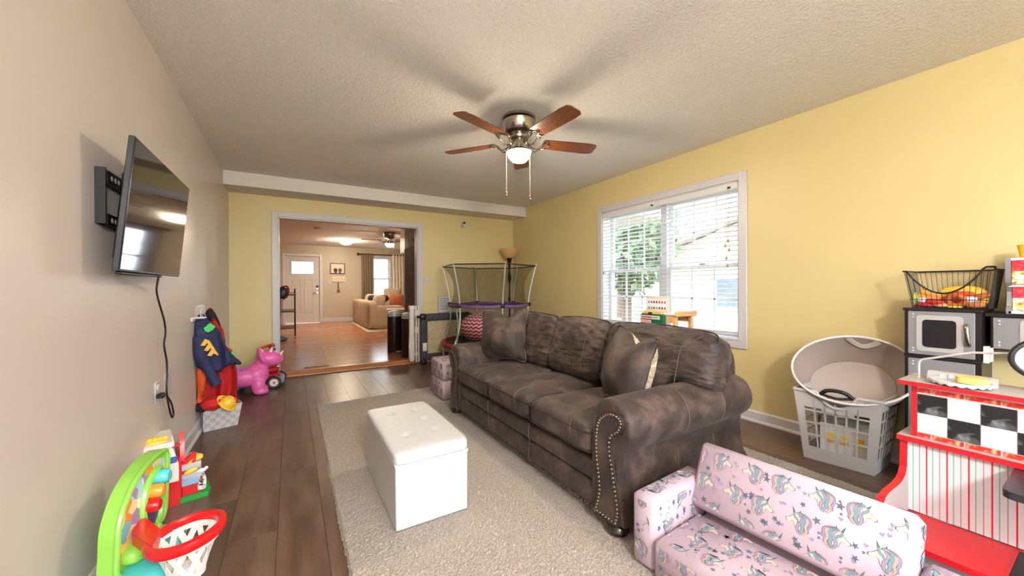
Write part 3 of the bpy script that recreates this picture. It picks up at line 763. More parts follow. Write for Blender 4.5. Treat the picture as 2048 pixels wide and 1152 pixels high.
# throw pillows with a chopped top
def pillow(name, label, loc, rz, tilt, size, back, lean=0, seed=1):
    t = T(name, label, 'pillow', loc, rz, 'throw pillows on the brown sofa')
    h = size/2
    def fn(x, y, z):
        # thin along x ; corners pulled out, sides drawn in, chop at top
        c = (abs(y)*abs(z))**2; pin = 1-.10*(1-abs(z)**2)*abs(y)**6-0
        y2 = y*(1-.07*(1-z*z)); z2 = z*(1-.07*(1-y*y))
        thick = (1-abs(y)**3.0)*(1-abs(z)**3.0); x2 = x*(.10+.95*thick)
        if z > 0:
            g = math.exp(-((y+.18)/.26)**2); z2 -= .32*g*z**3; x2 *= (1-.45*g*z)
        x2 += .10*nz((y*1.6+seed, z*1.6, 0), 1.4)*thick
        return x2, y2, z2
    Rm = rotm('Y', tilt) @ rotm('X', lean)
    V, Fs = sphere_grid(22)
    for side, mat, nm in ((-1, SUEDE, 'front'), (1, back, 'reverse')):
        b = MB(); tmp = MB(); tmp.sbox((0, 0, h*.97), (size*.26, h, h), (2.2, 14, 14), 22, fn, Rm)
        keep = [f for f in tmp.f if np.mean([V[i][0] for i in f])*side > -1e-9 and not (side > 0 and abs(np.mean([V[i][0] for i in f])) < 1e-9)]
        b.add(tmp.v, keep); b.build(nm+'_panel', mat, t, smooth=80, recalc=False)
    ring = []
    q = MB(); 
    pts = [(0, -.99, -.99), (0, -.93, -.5), (0, -.92, 0), (0, -.93, .5), (0, -.99, .985), (0, -.6, .84), (0, -.38, .70), (0, -.18, .61), (0, .05, .72), (0, .4, .92), (0, .99, .985), (0, .93, .5), (0, .92, 0), (0, .93, -.5), (0, .99, -.99), (0, .5, -.93), (0, -.5, -.93)]
    pts = [np.array((p[0], p[1]*h, p[2]*h)) @ Rm.T+np.array((0, 0, h*.97)) for p in pts]
    q.tube(cat(pts, 5, True), .004, 6, closed=True); q.build('piping', STITCH if seed > 1 else WELT, t)
    if seed > 1:
        q = MB(); L = []
        for k in np.linspace(-.9, .9, 14): L.append(np.array((-size*.26*.98*(1-abs(k)**3)*(1-abs(k)**3)-.006, k*h*.9, -k*h*.85)) @ Rm.T+np.array((0, 0, h*.97)))
        q.tube(L, .0016, 5); q.build('stitching', STITCH, t)
    return t
pillow('throw_pillow', 'brown throw pillow with patterned reverse beside the near rolled arm', (1.59, 1.43, .49), -18, 14, .41, m_paisley(), 4, 1)
pillow('throw_pillow', 'plain brown throw pillow leaning on the far arm', (1.63, 2.90, .485), 34, 14, .46, SUEDE, -3, 4)
# ================================================================== unicorn foam sofas
PINK = M('pale_pink_fabric', (182, 164, 178), .85, bump=.15, bs=18)
UC = [M('print_slate', (91, 98, 115), .85), M('print_cream', (199, 180, 169), .85), M('print_teal', (113, 147, 154), .85), M('print_lilac', (145, 134, 164), .85), M('print_peach', (193, 153, 147), .85)]
def ribbon(P, w):
    P = [np.array(p, float) for p in cat(P, 4)]; A, B = [], []
    for i, p in enumerate(P):
        d = P[min(i+1, len(P)-1)]-P[max(i-1, 0)]; d /= np.linalg.norm(d)+1e-9; n = np.array([-d[1], d[0]])
        ww = w*(.35+.65*math.sin(math.pi*min(1, .12+.85*i/(len(P)-1)))); A.append(p+n*ww/2); B.append(p-n*ww/2)
    return A+B[::-1]
MOT = []   # (layer, colour, polygon)
_head = [(-.15, .5), (-.35, .28), (-.58, .06), (-.8, -.06), (-.82, -.22), (-.66, -.3), (-.42, -.16), (-.22, -.24), (-.12, -.6), (.25, -.72), (.32, .1), (.1, .46)]
MOT.append((0, 0, [(p[0]*1.07-.005, p[1]*1.07) for p in _head])); MOT.append((1, 1, _head))
for col, P, w in ((3, [(.05, .42), (.28, .25), (.26, -.1), (.05, -.4), (.1, -.8), (.34, -.98)], .2), (2, [(-.1, .55), (.35, .55), (.5, .2), (.38, -.2), (.42, -.6), (.2, -.9)], .24),
                  (4, [(.1, .6), (.6, .52), (.72, .1), (.6, -.3), (.7, -.65), (.45, -1.0)], .2), (3, [(.3, .62), (.82, .4), (.9, 0), (.78, -.4), (.86, -.7)], .15), (2, [(-.3, .45), (-.2, .2), (0, .05), (.05, -.2)], .14)):
    MOT.append((2, 0, ribbon(P, w*1.35))); MOT.append((3, col, ribbon(P, w)))
MOT.append((2, 0, [(-.36, .46), (-.2, .54), (-.48, 1.02)])); MOT.append((2, 0, [(0, .6), (.18, .58), (.16, .88)])); MOT.append((3, 0, [(-.36, .1), (-.28, .14), (-.26, .06)]))
def star(r, n=5): return [(r*(1 if k % 2 == 0 else .42)*math.sin(math.pi*k/n), r*(1 if k % 2 == 0 else .42)*math.cos(math.pi*k/n)) for k in range(2*n)]
heart = [(0, -.9), (-.8, 0), (-.75, .5), (-.35, .65), (0, .3), (.35, .65), (.75, .5), (.8, 0)]
def print_on(parent, O, e1, e2, n, w, h, seed, rot=0, sp=.108, size=.040):
    """flat unicorn print laid on one face of a cushion (O corner, e1/e2 edge directions, n normal)"""
    O, e1, e2, n = [np.array(k, float) for k in (O, e1, e2, n)]; rng = random.Random(seed); b = MB()
    def put(poly, cx, cy, s, a, col, lay, fl=1):
        V = []
        for x, y in poly:
            x *= fl; X_, Y_ = cx+s*(x*math.cos(a)-y*math.sin(a)), cy+s*(x*math.sin(a)+y*math.cos(a))
            X_ = min(max(X_, .002), w-.002); Y_ = min(max(Y_, .002), h-.002)
            V.append(O+e1*X_+e2*Y_+n*(.0008+.0004*lay))
        A = 0
        for i in range(len(V)): A += np.linalg.norm(V[i]-V[i-1])
        if A > s*.3: b.add(V, [list(range(len(V)))], col)
    nx = int(w/sp)+2; ny = int(h/sp)+2; ox, oy = rng.uniform(0, sp), rng.uniform(0, sp)
    for i in range(-1, nx):
        for j in range(-1, ny):
            cx = ox+i*sp+(.5*sp if j % 2 else 0); cy = oy+j*sp*.92
            if -size*.5 < cx < w+size*.5 and -size*.5 < cy < h+size*.5:
                fl = 1 if (i+j) % 2 else -1
                for lay, col, poly in MOT: put(poly, cx, cy, size, rot+rng.uniform(-.02, .02), col, lay, fl)
            for _ in range(5):
                px, py = cx+rng.uniform(.36, .64)*sp, cy+rng.uniform(-.45, .45)*sp
                if .012 < px < w-.012 and .012 < py < h-.012:
                    if rng.random() < .6: put(star(1), px, py, rng.choice((.006, .011, .014)), rng.uniform(0, 1), 0, 0)
                    else: put(heart, px, py, .008, rng.uniform(-.4, .4), 3, 0)
    return b.build('unicorn_print', UC, parent, smooth=0, recalc=False, kind='stuff')
def foam(parent, name, lo, hi, faces, seed, Rm=None, c=None, bev=.018, label=None):
    """soft foam block; faces = list of (axis, sign, print rotation)"""
    lo, hi = np.array(lo, float), np.array(hi, float); h = (hi-lo)/2; cc = (lo+hi)/2
    b = MB(); b.box(-h, h, bev=bev); Rm_ = np.eye(3) if Rm is None else np.array(Rm)
    b.v = [tuple(np.array(p) @ Rm_.T+cc) for p in b.v]
    o = b.build(name, PINK, parent, smooth=60)
    for q, (ax, sg, rt) in enumerate(faces):
        a, e = (ax+1) % 3, (ax+2) % 3
        E1 = np.zeros(3); E2 = np.zeros(3); N = np.zeros(3); E1[a] = 1; E2[e] = 1; N[ax] = sg
        O_ = np.zeros(3); O_[ax] = sg*h[ax]; O_[a] = -h[a]+bev; O_[e] = -h[e]+bev
        print_on(o, Rm_ @ O_+cc, Rm_ @ E1, Rm_ @ E2, Rm_ @ N, 2*(h[a]-bev), 2*(h[e]-bev), seed*10+q, rt)
    return o
KS = T('kids_foam_sofa', 'pink unicorn print foam kids sofa beside the near sofa arm', 'kids sofa', (1.19, 1.055, RZ), 3.5)
# local: x depth, y runs negative along the length
foam(KS, 'arm', (0, -.105, 0), (.40, 0, .285), [(2, 1, 1.57), (0, -1, 0), (1, -1, 3.0), (1, 1, 1.57)], 1)
foam(KS, 'arm', (0, -.86, 0), (.42, -.755, .285), [(2, 1, 1.57), (0, -1, 0), (1, -1, 0), (1, 1, 1.57)], 2)
foam(KS, 'seat', (-.015, -.752, 0), (.30, -.108, .150), [(2, 1, -1.57), (0, -1, 0)], 3)
foam(KS, 'backrest', (.305, -.752, .155), (.425, -.09, .42), [(0, -1, 0), (2, 1, 1.57), (1, 1, 0), (1, -1, 0), (0, 1, 0)], 4, Rm=rotm('Y', 24))
foam(KS, 'rear_base', (.305, -.752, 0), (.43, -.108, .13), [(0, 1, 0)], 5)
K2 = T('kids_foam_chair', 'folded pink unicorn foam seat behind the far sofa arm', 'kids seat', (1.275, 3.47, RZ), 0)
foam(K2, 'lower_cushion', (0, 0, 0), (.45, .37, .19), [(0, -1, 0), (2, 1, 0)], 6)
foam(K2, 'upper_cushion', (0, 0, .192), (.45, .37, .375), [(0, -1, 0), (2, 1, 0), (1, -1, 0)], 7)
# ================================================================== ceiling fans and lamps
BLADE = m_wood('walnut_blade', (70, 34, 20), (128, 72, 42), (3, 30, 30), .35)
def ceiling_fan(label, loc, ang, Rr, zb, watts, chains, sc=1.0, far=False):
    t = T('ceiling_fan', label, 'ceiling fan', loc); Hh = 0
    b = MB(); b.lathe([(.122*sc, 0), (.128*sc, -.006), (.128*sc, -.022), (.112*sc, -.026), (.112*sc, -.034), (.126*sc, -.038), (.124*sc, -.05), (.112*sc, -.10), (.10*sc, -.118), (.094*sc, -.12), (.09*sc, -.135), (.07*sc, -.15), (.066*sc, -.165), (.04*sc, -.17), (0, -.17)], 40); b.build('motor_housing', CHROME, t)
    b = MB(); b.lathe([(.1125*sc, -.0262), (.1135*sc, -.030), (.1125*sc, -.0338)], 40); b.build('groove_ring', DARKM, t)
    b = MB(); b.lathe([(.1005*sc, -.117), (.103*sc, -.122), (.095*sc, -.136), (.09*sc, -.137)], 40); b.build('dark_vent_ring', DARKM, t)
    b = MB(); b.lathe([(.036*sc, -.165), (.036*sc, -.235), (.05*sc, -.238), (.098*sc, -.262), (.102*sc, -.268), (.098*sc, -.272), (.03, -.268), (0, -.266)], 32); b.build('light_fitter', CHROME, t)
    b = MB(); b.lathe([(.09*sc, -.270), (.088*sc, -.285), (.078*sc, -.312), (.055*sc, -.336), (.028*sc, -.347), (0, -.35)], 28)
    b.build('glass_bowl', M('lit_frosted_bowl' if not far else 'lit_far_bowl', (255, 236, 200), .4, emit=LAMP_FAR if far else LAMP_EMIT, ecol=(255, 236, 204)), t)
    # blades
    bm = MB(); n = 14
    outl = [(-.052, .19), (-.06, .22), (-.066, .4), (-.069, .56), (-.062, .62), (-.04, Rr), (.04, Rr), (.062, .62), (.069, .56), (.066, .4), (.06, .22), (.052, .19)]
    bm.prism(outl, -.0035, .0035, lambda a, c, h: (c, a*math.cos(R(11))+h*math.sin(R(11)), -a*math.sin(R(11))+h))
    im = MB()
    for s in (-1, 1):
        im.tube(cat([(.07, .008*s, -.01), (.10, .02*s, -.045), (.14, .03*s, -.052), (.175, .04*s, -.022), (.19, .055*s, -.012-.011*s), (.215, .045*s, -.010-.009*s), (.20, .02*s, -.010)], 4), .0055, 6)
    im.tube(cat([(.19, -.03, -.007), (.22, -.018, -.009), (.245, 0, -.011), (.22, .018, -.013), (.19, .03, -.015)], 3), .0048, 6)
    bd = im_ = None
    for k in range(5):
        if bd is None: o = bm.build('blade', BLADE, t, smooth=0); bd = o.data; q = im.build('blade_iron', CHROME, o); im_ = q.data
        else: o = link('blade', bd, t); q = link('blade_iron', im_, o)
        q.location = (0, 0, 0); o.location = (0, 0, zb); o.rotation_euler = (0, 0, R(ang+72*k))
    for (dx, dy, ln) in chains:
        b = MB(); b.tube([(dx, dy, -.262), (dx, dy, -.262-ln)], .0011, 5); c = b.build('pull_chain', M('pale_chain', (226, 214, 196), .4, .3), t)
        b = MB(); b.lathe([(.002, .014), (.006, .008), (.0085, -.012), (.005, -.018), (0, -.019)], 10, (dx, dy, -.262-ln)); b.build('pull_knob', CHROME, c)
    return t
cx = np.array(RT[:2]); cx = cx/np.linalg.norm(cx); fx = np.array((-cx[1], cx[0]))
a, c_ = -cx*.098-fx*.02, cx*.082-fx*.02
ceiling_fan('nickel ceiling fan with five walnut blades and lit bowl above the sofa', (1.515, 2.43, H), 56, .635, -.19, 22, [(a[0], a[1], .33), (c_[0], c_[1], .36)])
p = PZ(779, 465, H)
ceiling_fan('ceiling fan with dark blades seen through the doorway above the far sofa', (p[0], p[1], H), 30, .6, -.19, 30, [(-.08, -.05, .5), (.09, -.03, .5)], 1.1, True)
def dome(label, loc, r, watts):
    t = T('dome_ceiling_light', label, 'ceiling light', loc)
    b = MB(); b.lathe([(r*1.02, 0), (r*1.05, -.012), (r, -.022), (0, -.022)], 32); b.build('base_ring', CHROME, t)
    b = MB(); b.lathe([(r*.98, -.02), (r*.94, -.05), (r*.78, -.085), (r*.5, -.11), (r*.2, -.122), (0, -.124)], 32); g = b.build('glass_dome', M('lit_far_bowl', (255, 236, 200)), t)
    b = MB(); b.lathe([(.012, -.12), (.012, -.132), (.006, -.14), (0, -.141)], 12); b.build('finial', CHROME, t)
p = PZ(692, 481, H); dome('lit dome ceiling light inside the far room', (p[0], p[1], H), .17, 45)
PD = T('fill_globe', 'added white globe behind the camera, unseen fill light', 'added fill light', (.25, -1.2, H))  # globe added out of view to brighten the ceiling and near room
b = MB(); b.lathe([(.06, 0), (.06, -.02), (.01, -.03), (.008, -.30), (.04, -.31), (.05, -.34), (0, -.34)], 20); b.build('stem', CHROME, PD)
b = MB(); b.sbox((0, 0, -.49), (.15, .15, .15), 2, 12); b.build('globe', M('fill_globe_glow', (255, 244, 228), .4, emit=FILL_REAR, ecol=(255, 251, 247)), PD, smooth=80)
p = PZ(634, 455, H); b = MB(); b.lathe([(.065, 0), (.065, -.012), (.055, -.03), (.03, -.036), (0, -.036)], 24, (p[0], p[1], H))
b.build('smoke_detector', M('aged_plastic', (214, 200, 176), .5), label='round smoke detector on the far room ceiling', category='smoke detector')
# ================================================================== left wall: tv, cord, outlet, hooks
TVT = T('tv', 'black flat television tilted on its wall mount', 'tv', (-.52, 2.37, 1.20))
tl = math.degrees(math.atan2(.049, .52)); Rm = rotm('Y', tl)
def tvp(b): b.v = [tuple(np.array(p) @ Rm.T+np.array((-.028, 0, 0))) for p in b.v]; return b
TVB = M('tv_bezel', (34, 37, 44), .35)
b = MB(); b.box((-.022, -.435, 0), (-.002, .43, .515), bev=.003); tvp(b).build('bezel', TVB, TVT)
b = MB(); b.box((-.05, -.36, .04), (-.022, .36, .40), bev=.012); tvp(b).build('rear_housing', BLACK, TVT)
b = MB(); b.box((-.003, -.429, .010), (-.0005, .424, .509)); tvp(b).build('screen', M('tv_screen_glass', (10, 8, 9), .06), TVT, smooth=0)
b = MB(); b.box((-.024, -.40, -.012), (-.004, .12, .0), bev=.004); tvp(b).build('lower_lip', TVB, TVT)
MT = T('tv_mount', 'black steel wall mount behind the television', 'tv mount', (XL, 2.3, 1.38)); STEEL = M('black_steel', (20, 20, 24), .45, .3)
b = MB(); b.box((XL, 2.015, 1.385), (XL+.006, 2.06, 1.60)); b.box((XL, 2.06, 1.55), (XL+.022, 2.75, 1.60)); b.box((XL, 2.06, 1.385), (XL+.022, 2.75, 1.43)); b.box((XL, 2.012, 1.385), (XL+.03, 2.02, 1.60)); b.build('wall_plate', STEEL, MT, world=True, smooth=0)
for yy in (2.2, 2.55):
    b = MB(); b.box((XL+.024, yy-.012, 1.30), (XL+.040, yy+.012, 1.62)); b.build('tilt_arm', STEEL, MT, world=True, smooth=0)
b = MB()
for zz in (1.575, 1.407):
    for k in range(10): b.cyl((XL+.021, 2.10+.035*k, zz), (XL+.0232, 2.10+.035*k, zz), .010, n=8)
b.build('slot_holes', M('slot_light', (190, 184, 176), .6), MT, world=True, kind='stuff')
CT = T('tv_power_cord', 'black power cord hanging from television to wall outlet', 'cord', (XL, 2.9, .33))
px = [(318, 552), (313, 580), (318, 605), (328, 640), (331, 665), (328, 690), (333, 720), (334, 748), (333, 770), (334, 790), (338, 815), (344, 835), (347, 826), (342, 805), (331, 789), (322, 790)]
P = [PX(u, v, XL+.03) for u, v in px]; P[0] = np.array((-.55, 2.42, 1.20)); b = MB(); b.tube(cat(P, 6), .0045, 7); b.build('cable', BLACK, CT, world=True)
p = PX(318, 792, XL+.02); b = MB(); b.box((XL+.012, p[1]-.02, p[2]-.012), (XL+.045, p[1]+.03, p[2]+.014), bev=.006); b.build('plug', BLACK, CT, world=True)
PLATE = M('plate_white', (200, 196, 194), .35)
def plate(name, label, c, axis, kind):
    t = T(name, label, 'wall plate', c)
    w, h = .036, .058
    if axis == 'x': mk = lambda a0, a1, z0, z1, d0, d1: ((d0, a0, z0), (d1, a1, z1))
    else: mk = lambda a0, a1, z0, z1, d0, d1: ((a0, -d1, z0), (a1, -d0, z1))
    b = MB(); b.box(*mk(-w, w, -h, h, 0, .006), bev=.003); b.build('cover', PLATE, t)
    if kind == 'outlet':
        for z in (-.025, .025): b = MB(); b.box(*mk(-.016, .016, z-.014, z+.014, .005, .009), bev=.004); b.build('socket', M('socket_white', (226, 222, 216), .4), t)
    else:
        b = MB(); b.box(*mk(-.006, .006, -.010, .014, .005, .016), bev=.002); b.build('toggle', M('socket_white', (226, 222, 216)), t)
    return t
p = PX(312, 792, XL); plate('wall_outlet', 'white outlet plate behind the black cord plug', (XL, p[1]+.005, p[2]+.02), 'x', 'outlet')
p = PX(334, 775, XL); b = MB(); b.box((XL, p[1]-.05, p[2]-.06), (XL+.004, p[1]+.09, p[2]+.09), bev=.002)
b.build('cable_wall_plate', M('clear_plate', (196, 190, 186), .2), label='wide white cable plate beside the outlet', category='wall plate')
p = PY(854, 560, YB); plate('light_switch', 'white light switch on the yellow wall beside the doorway', (p[0], YB, p[2]), 'y', 'switch')
# security camera and note
SCM = T('security_camera', 'small white security camera with black lens high on the yellow wall', 'camera', PY(924, 450, YB))
b = MB(); b.cyl((0, 0, -.02), (0, -.012, -.02), .03, n=20); b.tube([(0, -.01, -.02), (0, -.05, -.01), (0.005, -.06, .01)], .012); b.build('bracket', PLATE, SCM)
b = MB(); b.sbox((.005, -.075, .0), (.030, .028, .045), 2.6, 8); b.build('housing', PLATE, SCM)
b = MB(); b.sbox((.0, -.098, .018), (.020, .012, .020), 2, 7); b.build('lens', BLACK, SCM)
p0, p1 = PY(876, 592, YB), PY(901, 625, YB)
NT_ = T('dry_erase_note', 'small framed note sheet with handwritten lines on the yellow wall', 'note board', (p0[0], YB, p1[2])); w, h = p1[0]-p0[0], p0[2]-p1[2]
b = MB(); b.box((0, -.012, 0), (w, 0, h), bev=.003); b.build('frame', M('note_frame', (168, 168, 176), .4), NT_, smooth=0)
b = MB(); b.box((.012, -.0135, .012), (w-.012, -.012, h-.012)); sh = b.build('sheet', M('note_sheet', (206, 206, 210), .5), NT_, smooth=0)
b = MB(); rng = random.Random(2)
for k in range(9):
    x = .03; z = h-.04-k*.022
    while x < w-.04:
        L = rng.uniform(.012, .035); b.box((x, -.0142, z), (min(x+L, w-.02), -.0136, z+.007)); x += L+.008
b.build('handwriting', M('ink', (48, 46, 66), .6), NT_, smooth=0, kind='stuff')
# coat hooks with dress-up clothes
p = PX(388, 634, XL); HK = T('coat_hook_rack', 'white wall hook rack above the costumes', 'hook rack', (XL, p[1], p[2]))
b = MB(); b.box((0, -.12, -.03), (.012, .22, .0), bev=.003); b.box((0, -.06, -.012), (.075, .02, .0), bev=.004); b.build('rail', M('white_enamel', (224, 220, 220), .3), HK)
for k in range(4):
    b = MB(); y = -.03+.055*k
    b.tube(cat([(.012, y, .0), (.016, y, .07), (.03, y+.006, .085), (.042, y+.01, .06), (.04, y+.012, .02), (.045, y+.012, -.004)], 4), .0022, 6); b.build('hook', M('white_enamel', (224, 220, 220)), HK)
def cloth(name, label, cat_, mat, px, x0, depth, group=None, wav=3, seed=0, parent=None):
    """hanging garment: outline from pixels on an upright plane through (x0 at wall), given body"""
    pass
NAVY = M('navy_costume', (40, 48, 88), .75, bump=.4, bs=10, var=.35, vs=8); REDC = M('red_costume', (196, 28, 30), .75, bump=.4, bs=10, var=.3, vs=6); ORG = M('orange_costume', (240, 96, 34), .75, bump=.35, bs=10, var=.2); BLK = M('black_costume', (18, 16, 20), .8, bump=.3, bs=12)
def garment(parent, name, px, y0, dy, th, mat, seed=0, waves=5, amp=.02, sharp=False, **k):
    """pixels lie on the upright plane y = y0 + dy*(x-XL); the sheet gets folds and thickness th"""
    ys = lambda u, v: None
    pts = []
    for u, v in px:
        d = _ray(u, v); # CAM + s*d on y - dy*x = y0 - dy*XL
        s = (y0-dy*XL)/(d[1]-dy*d[0]); q = CAM+d*s; pts.append((q[0]-XL, q[2]))
    poly = [np.array(p) for p in (pts if sharp else cat(pts, 3, True))]
    xs = [p[0] for p in poly]; zs = [p[1] for p in poly]
    bm = bmesh.new(); vs = [bm.verts.new((p[0], 0, p[1])) for p in poly]; bm.faces.new(vs)
    bmesh.ops.triangulate(bm, faces=bm.faces[:])
    for _ in range(4):
        es = [e for e in bm.edges if e.calc_length() > .035]
        if not es: break
        bmesh.ops.subdivide_edges(bm, edges=es, cuts=1); bmesh.ops.triangulate(bm, faces=bm.faces[:])
    V = [v.co.copy() for v in bm.verts]; Fs = [[v.index for v in f.verts] for f in bm.faces]; bm.verts.ensure_lookup_table(); bm.verts.index_update(); Fs = [[v.index for v in f.verts] for f in bm.faces]; V = [v.co.copy() for v in bm.verts]
    bd = {v.index for v in bm.verts if v.is_boundary}
    be = [(e.verts[0].index, e.verts[1].index) for e in bm.edges if e.is_boundary]; bm.free()
    def pos(q, i, side):
        x, z = q[0], q[2]; f = amp*math.sin(x*36+seed+4*nz((x*3, z*2, seed), 1.5))+.6*amp*nz((x*9, z*5, seed), 1.0)
        t = 0 if i in bd else th*.5*side
        return (XL+max(x, .004), y0+dy*x+f-t, z)
    n = len(V); A = [pos(q, i, 1) for i, q in enumerate(V)]; B = [pos(q, i, -1) for i, q in enumerate(V)]
    b = MB(); b.add(A, Fs); b.add(B, [f[::-1] for f in Fs])
    o = b.build(name, mat, parent, smooth=80, world=True, recalc=False, **k); return o
def costume(name, label, cat_, x=XL+.02, y=3.75): return T(name, label, cat_, (x, y, .2))
c = costume('red_costume', 'red firefighter costume hanging behind the navy jacket', 'costume', y=3.98)
garment(c, 'cloak', [(412, 622), (424, 618), (444, 655), (450, 690), (465, 702), (470, 720), (474, 760), (470, 805), (440, 812), (400, 815), (392, 770), (396, 700), (404, 650)], 3.98, .15, .10, REDC, 1, amp=.025)
garment(c, 'collar', [(409, 630), (424, 617), (441, 650), (432, 657), (418, 640)], 3.945, .15, .03, BLK, 2, amp=.005)
garment(c, 'cuff_badge', [(461, 706), (469, 701), (471, 710), (464, 713)], 3.93, .15, .008, M('green_badge', (96, 200, 120), .7), 2, amp=.003)
c = costume('orange_vest', 'orange dress-up vest hanging lowest by the wall', 'costume', y=3.80)
garment(c, 'vest', [(388, 745), (400, 735), (412, 745), (410, 775), (400, 800), (386, 822), (382, 800), (383, 765)], 3.76, .25, .06, ORG, 3, amp=.015)
c = costume('police_costume', 'navy police costume jacket with gold chevrons on the hooks', 'costume', y=3.72)
garment(c, 'jacket', [(397, 630), (408, 629), (420, 645), (438, 660), (452, 690), (470, 714), (482, 726), (478, 731), (462, 728), (446, 738), (440, 745), (428, 742), (415, 744), (400, 738), (384, 728), (378, 705), (381, 680), (388, 660), (394, 645)], 3.74, .30, .10, NAVY, 5, amp=.022)
def on_plane(u, v, y0, dy):
    d = _ray(u, v); s_ = (y0-dy*XL)/(d[1]-dy*d[0]); return CAM+d*s_
b = MB(); L = [on_plane(u, v, 3.655, .30) for u, v in ((398, 672), (400, 695), (408, 720), (420, 745), (433, 768))]
b.tube(cat(L, 4), [.055+.012*math.sin(i*.4)-.001*i for i in range(17)], 14); b.build('sleeve', NAVY, c, world=True, smooth=80)
garment(c, 'lapel', [(392, 662), (402, 656), (418, 672), (410, 690), (396, 678)], 3.625, .30, .012, NAVY, 9, amp=.004, sharp=True)
garment(c, 'collar_patch', [(407, 656), (413, 652), (417, 656), (419, 654), (415, 649), (421, 646), (431, 653), (426, 660), (416, 665), (410, 663)], 3.62, .30, .006, M('green_patch', (74, 196, 104), .7), 4, amp=.002, sharp=True)
GOLD = M('gold_chevron', (226, 176, 66), .7)
for k in range(3):
    ox, oy = 6.6*k, 10.2*k
    garment(c, 'chevron', [(401+ox, 691+oy), (409.5+ox, 678+oy), (418+ox, 680.5+oy), (424+ox, 689+oy), (422+ox, 690.5+oy), (414+ox, 686.5+oy), (409.5+ox, 692+oy)], 3.585-.006*k, .30, .006, GOLD, 4, amp=.001, sharp=True)
# the woven basket and what spills out of it
A0, A1 = PZ(397, 866), PZ(463, 851)
ang = math.degrees(math.atan2(A1[1]-A0[1], A1[0]-A0[0])); bw = float(np.linalg.norm(A1-A0))
BK = T('woven_basket', 'grey woven storage basket full of costumes', 'basket', (A0[0]+.035, A0[1], 0), ang)
WEAVE = m_weave(); bd_ = .2; hgt = .185; fl = .028
def wall_q(b, p0, p1, q0, q1, th=.006):
    n = np.cross(np.array(p1)-np.array(p0), np.array(q0)-np.array(p0)); n = n/np.linalg.norm(n)*th
    P = [np.array(k, float) for k in (p0, p1, q1, q0)]; V = P+[k+n for k in P]
    b.add(V, [[0, 1, 2, 3], [7, 6, 5, 4], [0, 4, 5, 1], [1, 5, 6, 2], [2, 6, 7, 3], [3, 7, 4, 0]])
c0 = [(0, 0, 0), (bw, 0, 0), (bw, bd_, 0), (0, bd_, 0)]; c1 = [(-.004, -fl, hgt), (bw+fl, -fl, hgt), (bw+fl, bd_+fl, hgt), (-.004, bd_+fl, hgt)]
b = MB()
for i in range(4): wall_q(b, c0[i], c0[(i+1) % 4], c1[i], c1[(i+1) % 4])
b.box((0, 0, 0), (bw, bd_, .008)); b.build('body', WEAVE, BK, smooth=0)
# woven straps standing proud on the front face
rng = random.Random(4); n0 = MB()
for i in range(8):
    for j in range(6):
        if (i+j) % 2: continue
        f0, f1 = i/8, (i+1)/8; g0, g1 = j/6, (j+1)/6
        def fp(f, g, o=0): return np.array((bw*f+(-.004*(1-f)+fl*f)*g*1.0, -fl*g-o, hgt*g))
        V = [fp(f0, g0, .0006), fp(f1, g0, .0006), fp(f1, g1, .0006), fp(f0, g1, .0006), fp((f0+f1)/2, (g0+g1)/2, .004)]
        n0.add(V, [[0, 1, 4], [1, 2, 4], [2, 3, 4], [3, 0, 4]])
n0.build('strap', WEAVE, BK, smooth=0, kind='stuff')
b = MB(); b.tube(cat([(bw*.28, -fl-.004, hgt*.8), (bw*.32, -fl-.012, hgt*1.2), (bw*.52, -fl-.015, hgt*1.42), (bw*.72, -fl-.012, hgt*1.2), (bw*.76, -fl-.004, hgt*.8)], 6), .005, 7); b.build('handle', M('cream_handle', (222, 206, 176), .6), BK)
def lump(name, label, cat_, px, z, r, mat, seed, grp='costumes in the grey basket', k=2.6, Rz=0):
    p = PZ(px[0], px[1], z); t = T(name, label, cat_, p, Rz, grp)
    b = MB(); b.sbox((0, 0, 0), r, k, 10, lambda x, y, zz: (x+.22*nz((x+seed, y, zz), 1.6), y+.22*nz((x, y+seed, zz), 1.6), zz+.25*nz((x, y, zz+seed), 1.8))); b.build('fabric', mat, t, smooth=80); return t
lump('black_costume_bundle', 'black cloth bundled at the wall end of the grey basket', 'costume', (403, 812), .205, (.065, .08, .04), BLK, 2)
lump('crimson_costume_bundle', 'crimson cloth in the middle of the grey basket', 'costume', (425, 806), .225, (.07, .08, .05), REDC, 5)
lump('orange_costume_bundle', 'orange cloth folded over the crimson in the grey basket', 'costume', (412, 803), .235, (.085, .05, .028), ORG, 8)
YELP = M('yellow_hat_plastic', (240, 190, 60), .35)
p = PZ(454, 806, .215); HT = T('toy_hard_hat', 'yellow toy hard hat tipped on the grey basket', 'toy hat', p, 20)
Rm = rotm('Y', 42) @ rotm('X', 35)*.66
b = MB(); b.lathe([(.10, 0), (.088, .004), (.082, .03), (.066, .062), (.035, .08), (0, .085)], 24, (0, 0, 0), Rm=Rm); b.build('shell', YELP, HT)
b = MB(); b.lathe([(.086, -.001), (.125, -.006), (.126, -.002), (.086, .006)], 28, (0, 0, 0), sy=.85, Rm=Rm); b.build('brim', YELP, HT)
lump('yellow_cloth', 'pale yellow cloth hanging beside the toy hard hat', 'costume', (441, 806), .22, (.05, .04, .035), M('yellow_cloth', (246, 214, 60), .8), 11)
c = T('red_scarf', 'red cloth corner hanging over the basket side', 'costume', PZ(472, 815, .15))
b = MB(); q = [PY(u, v, 3.86) for u, v in ((464, 800), (472, 793), (480, 808), (477, 822), (475, 836), (470, 822))]
b.prism([(p[0], p[2]) for p in q], 3.855, 3.875, lambda a, e, h: (a, h+.02*math.sin(e*40), e)); b.build('cloth', REDC, c, world=True)
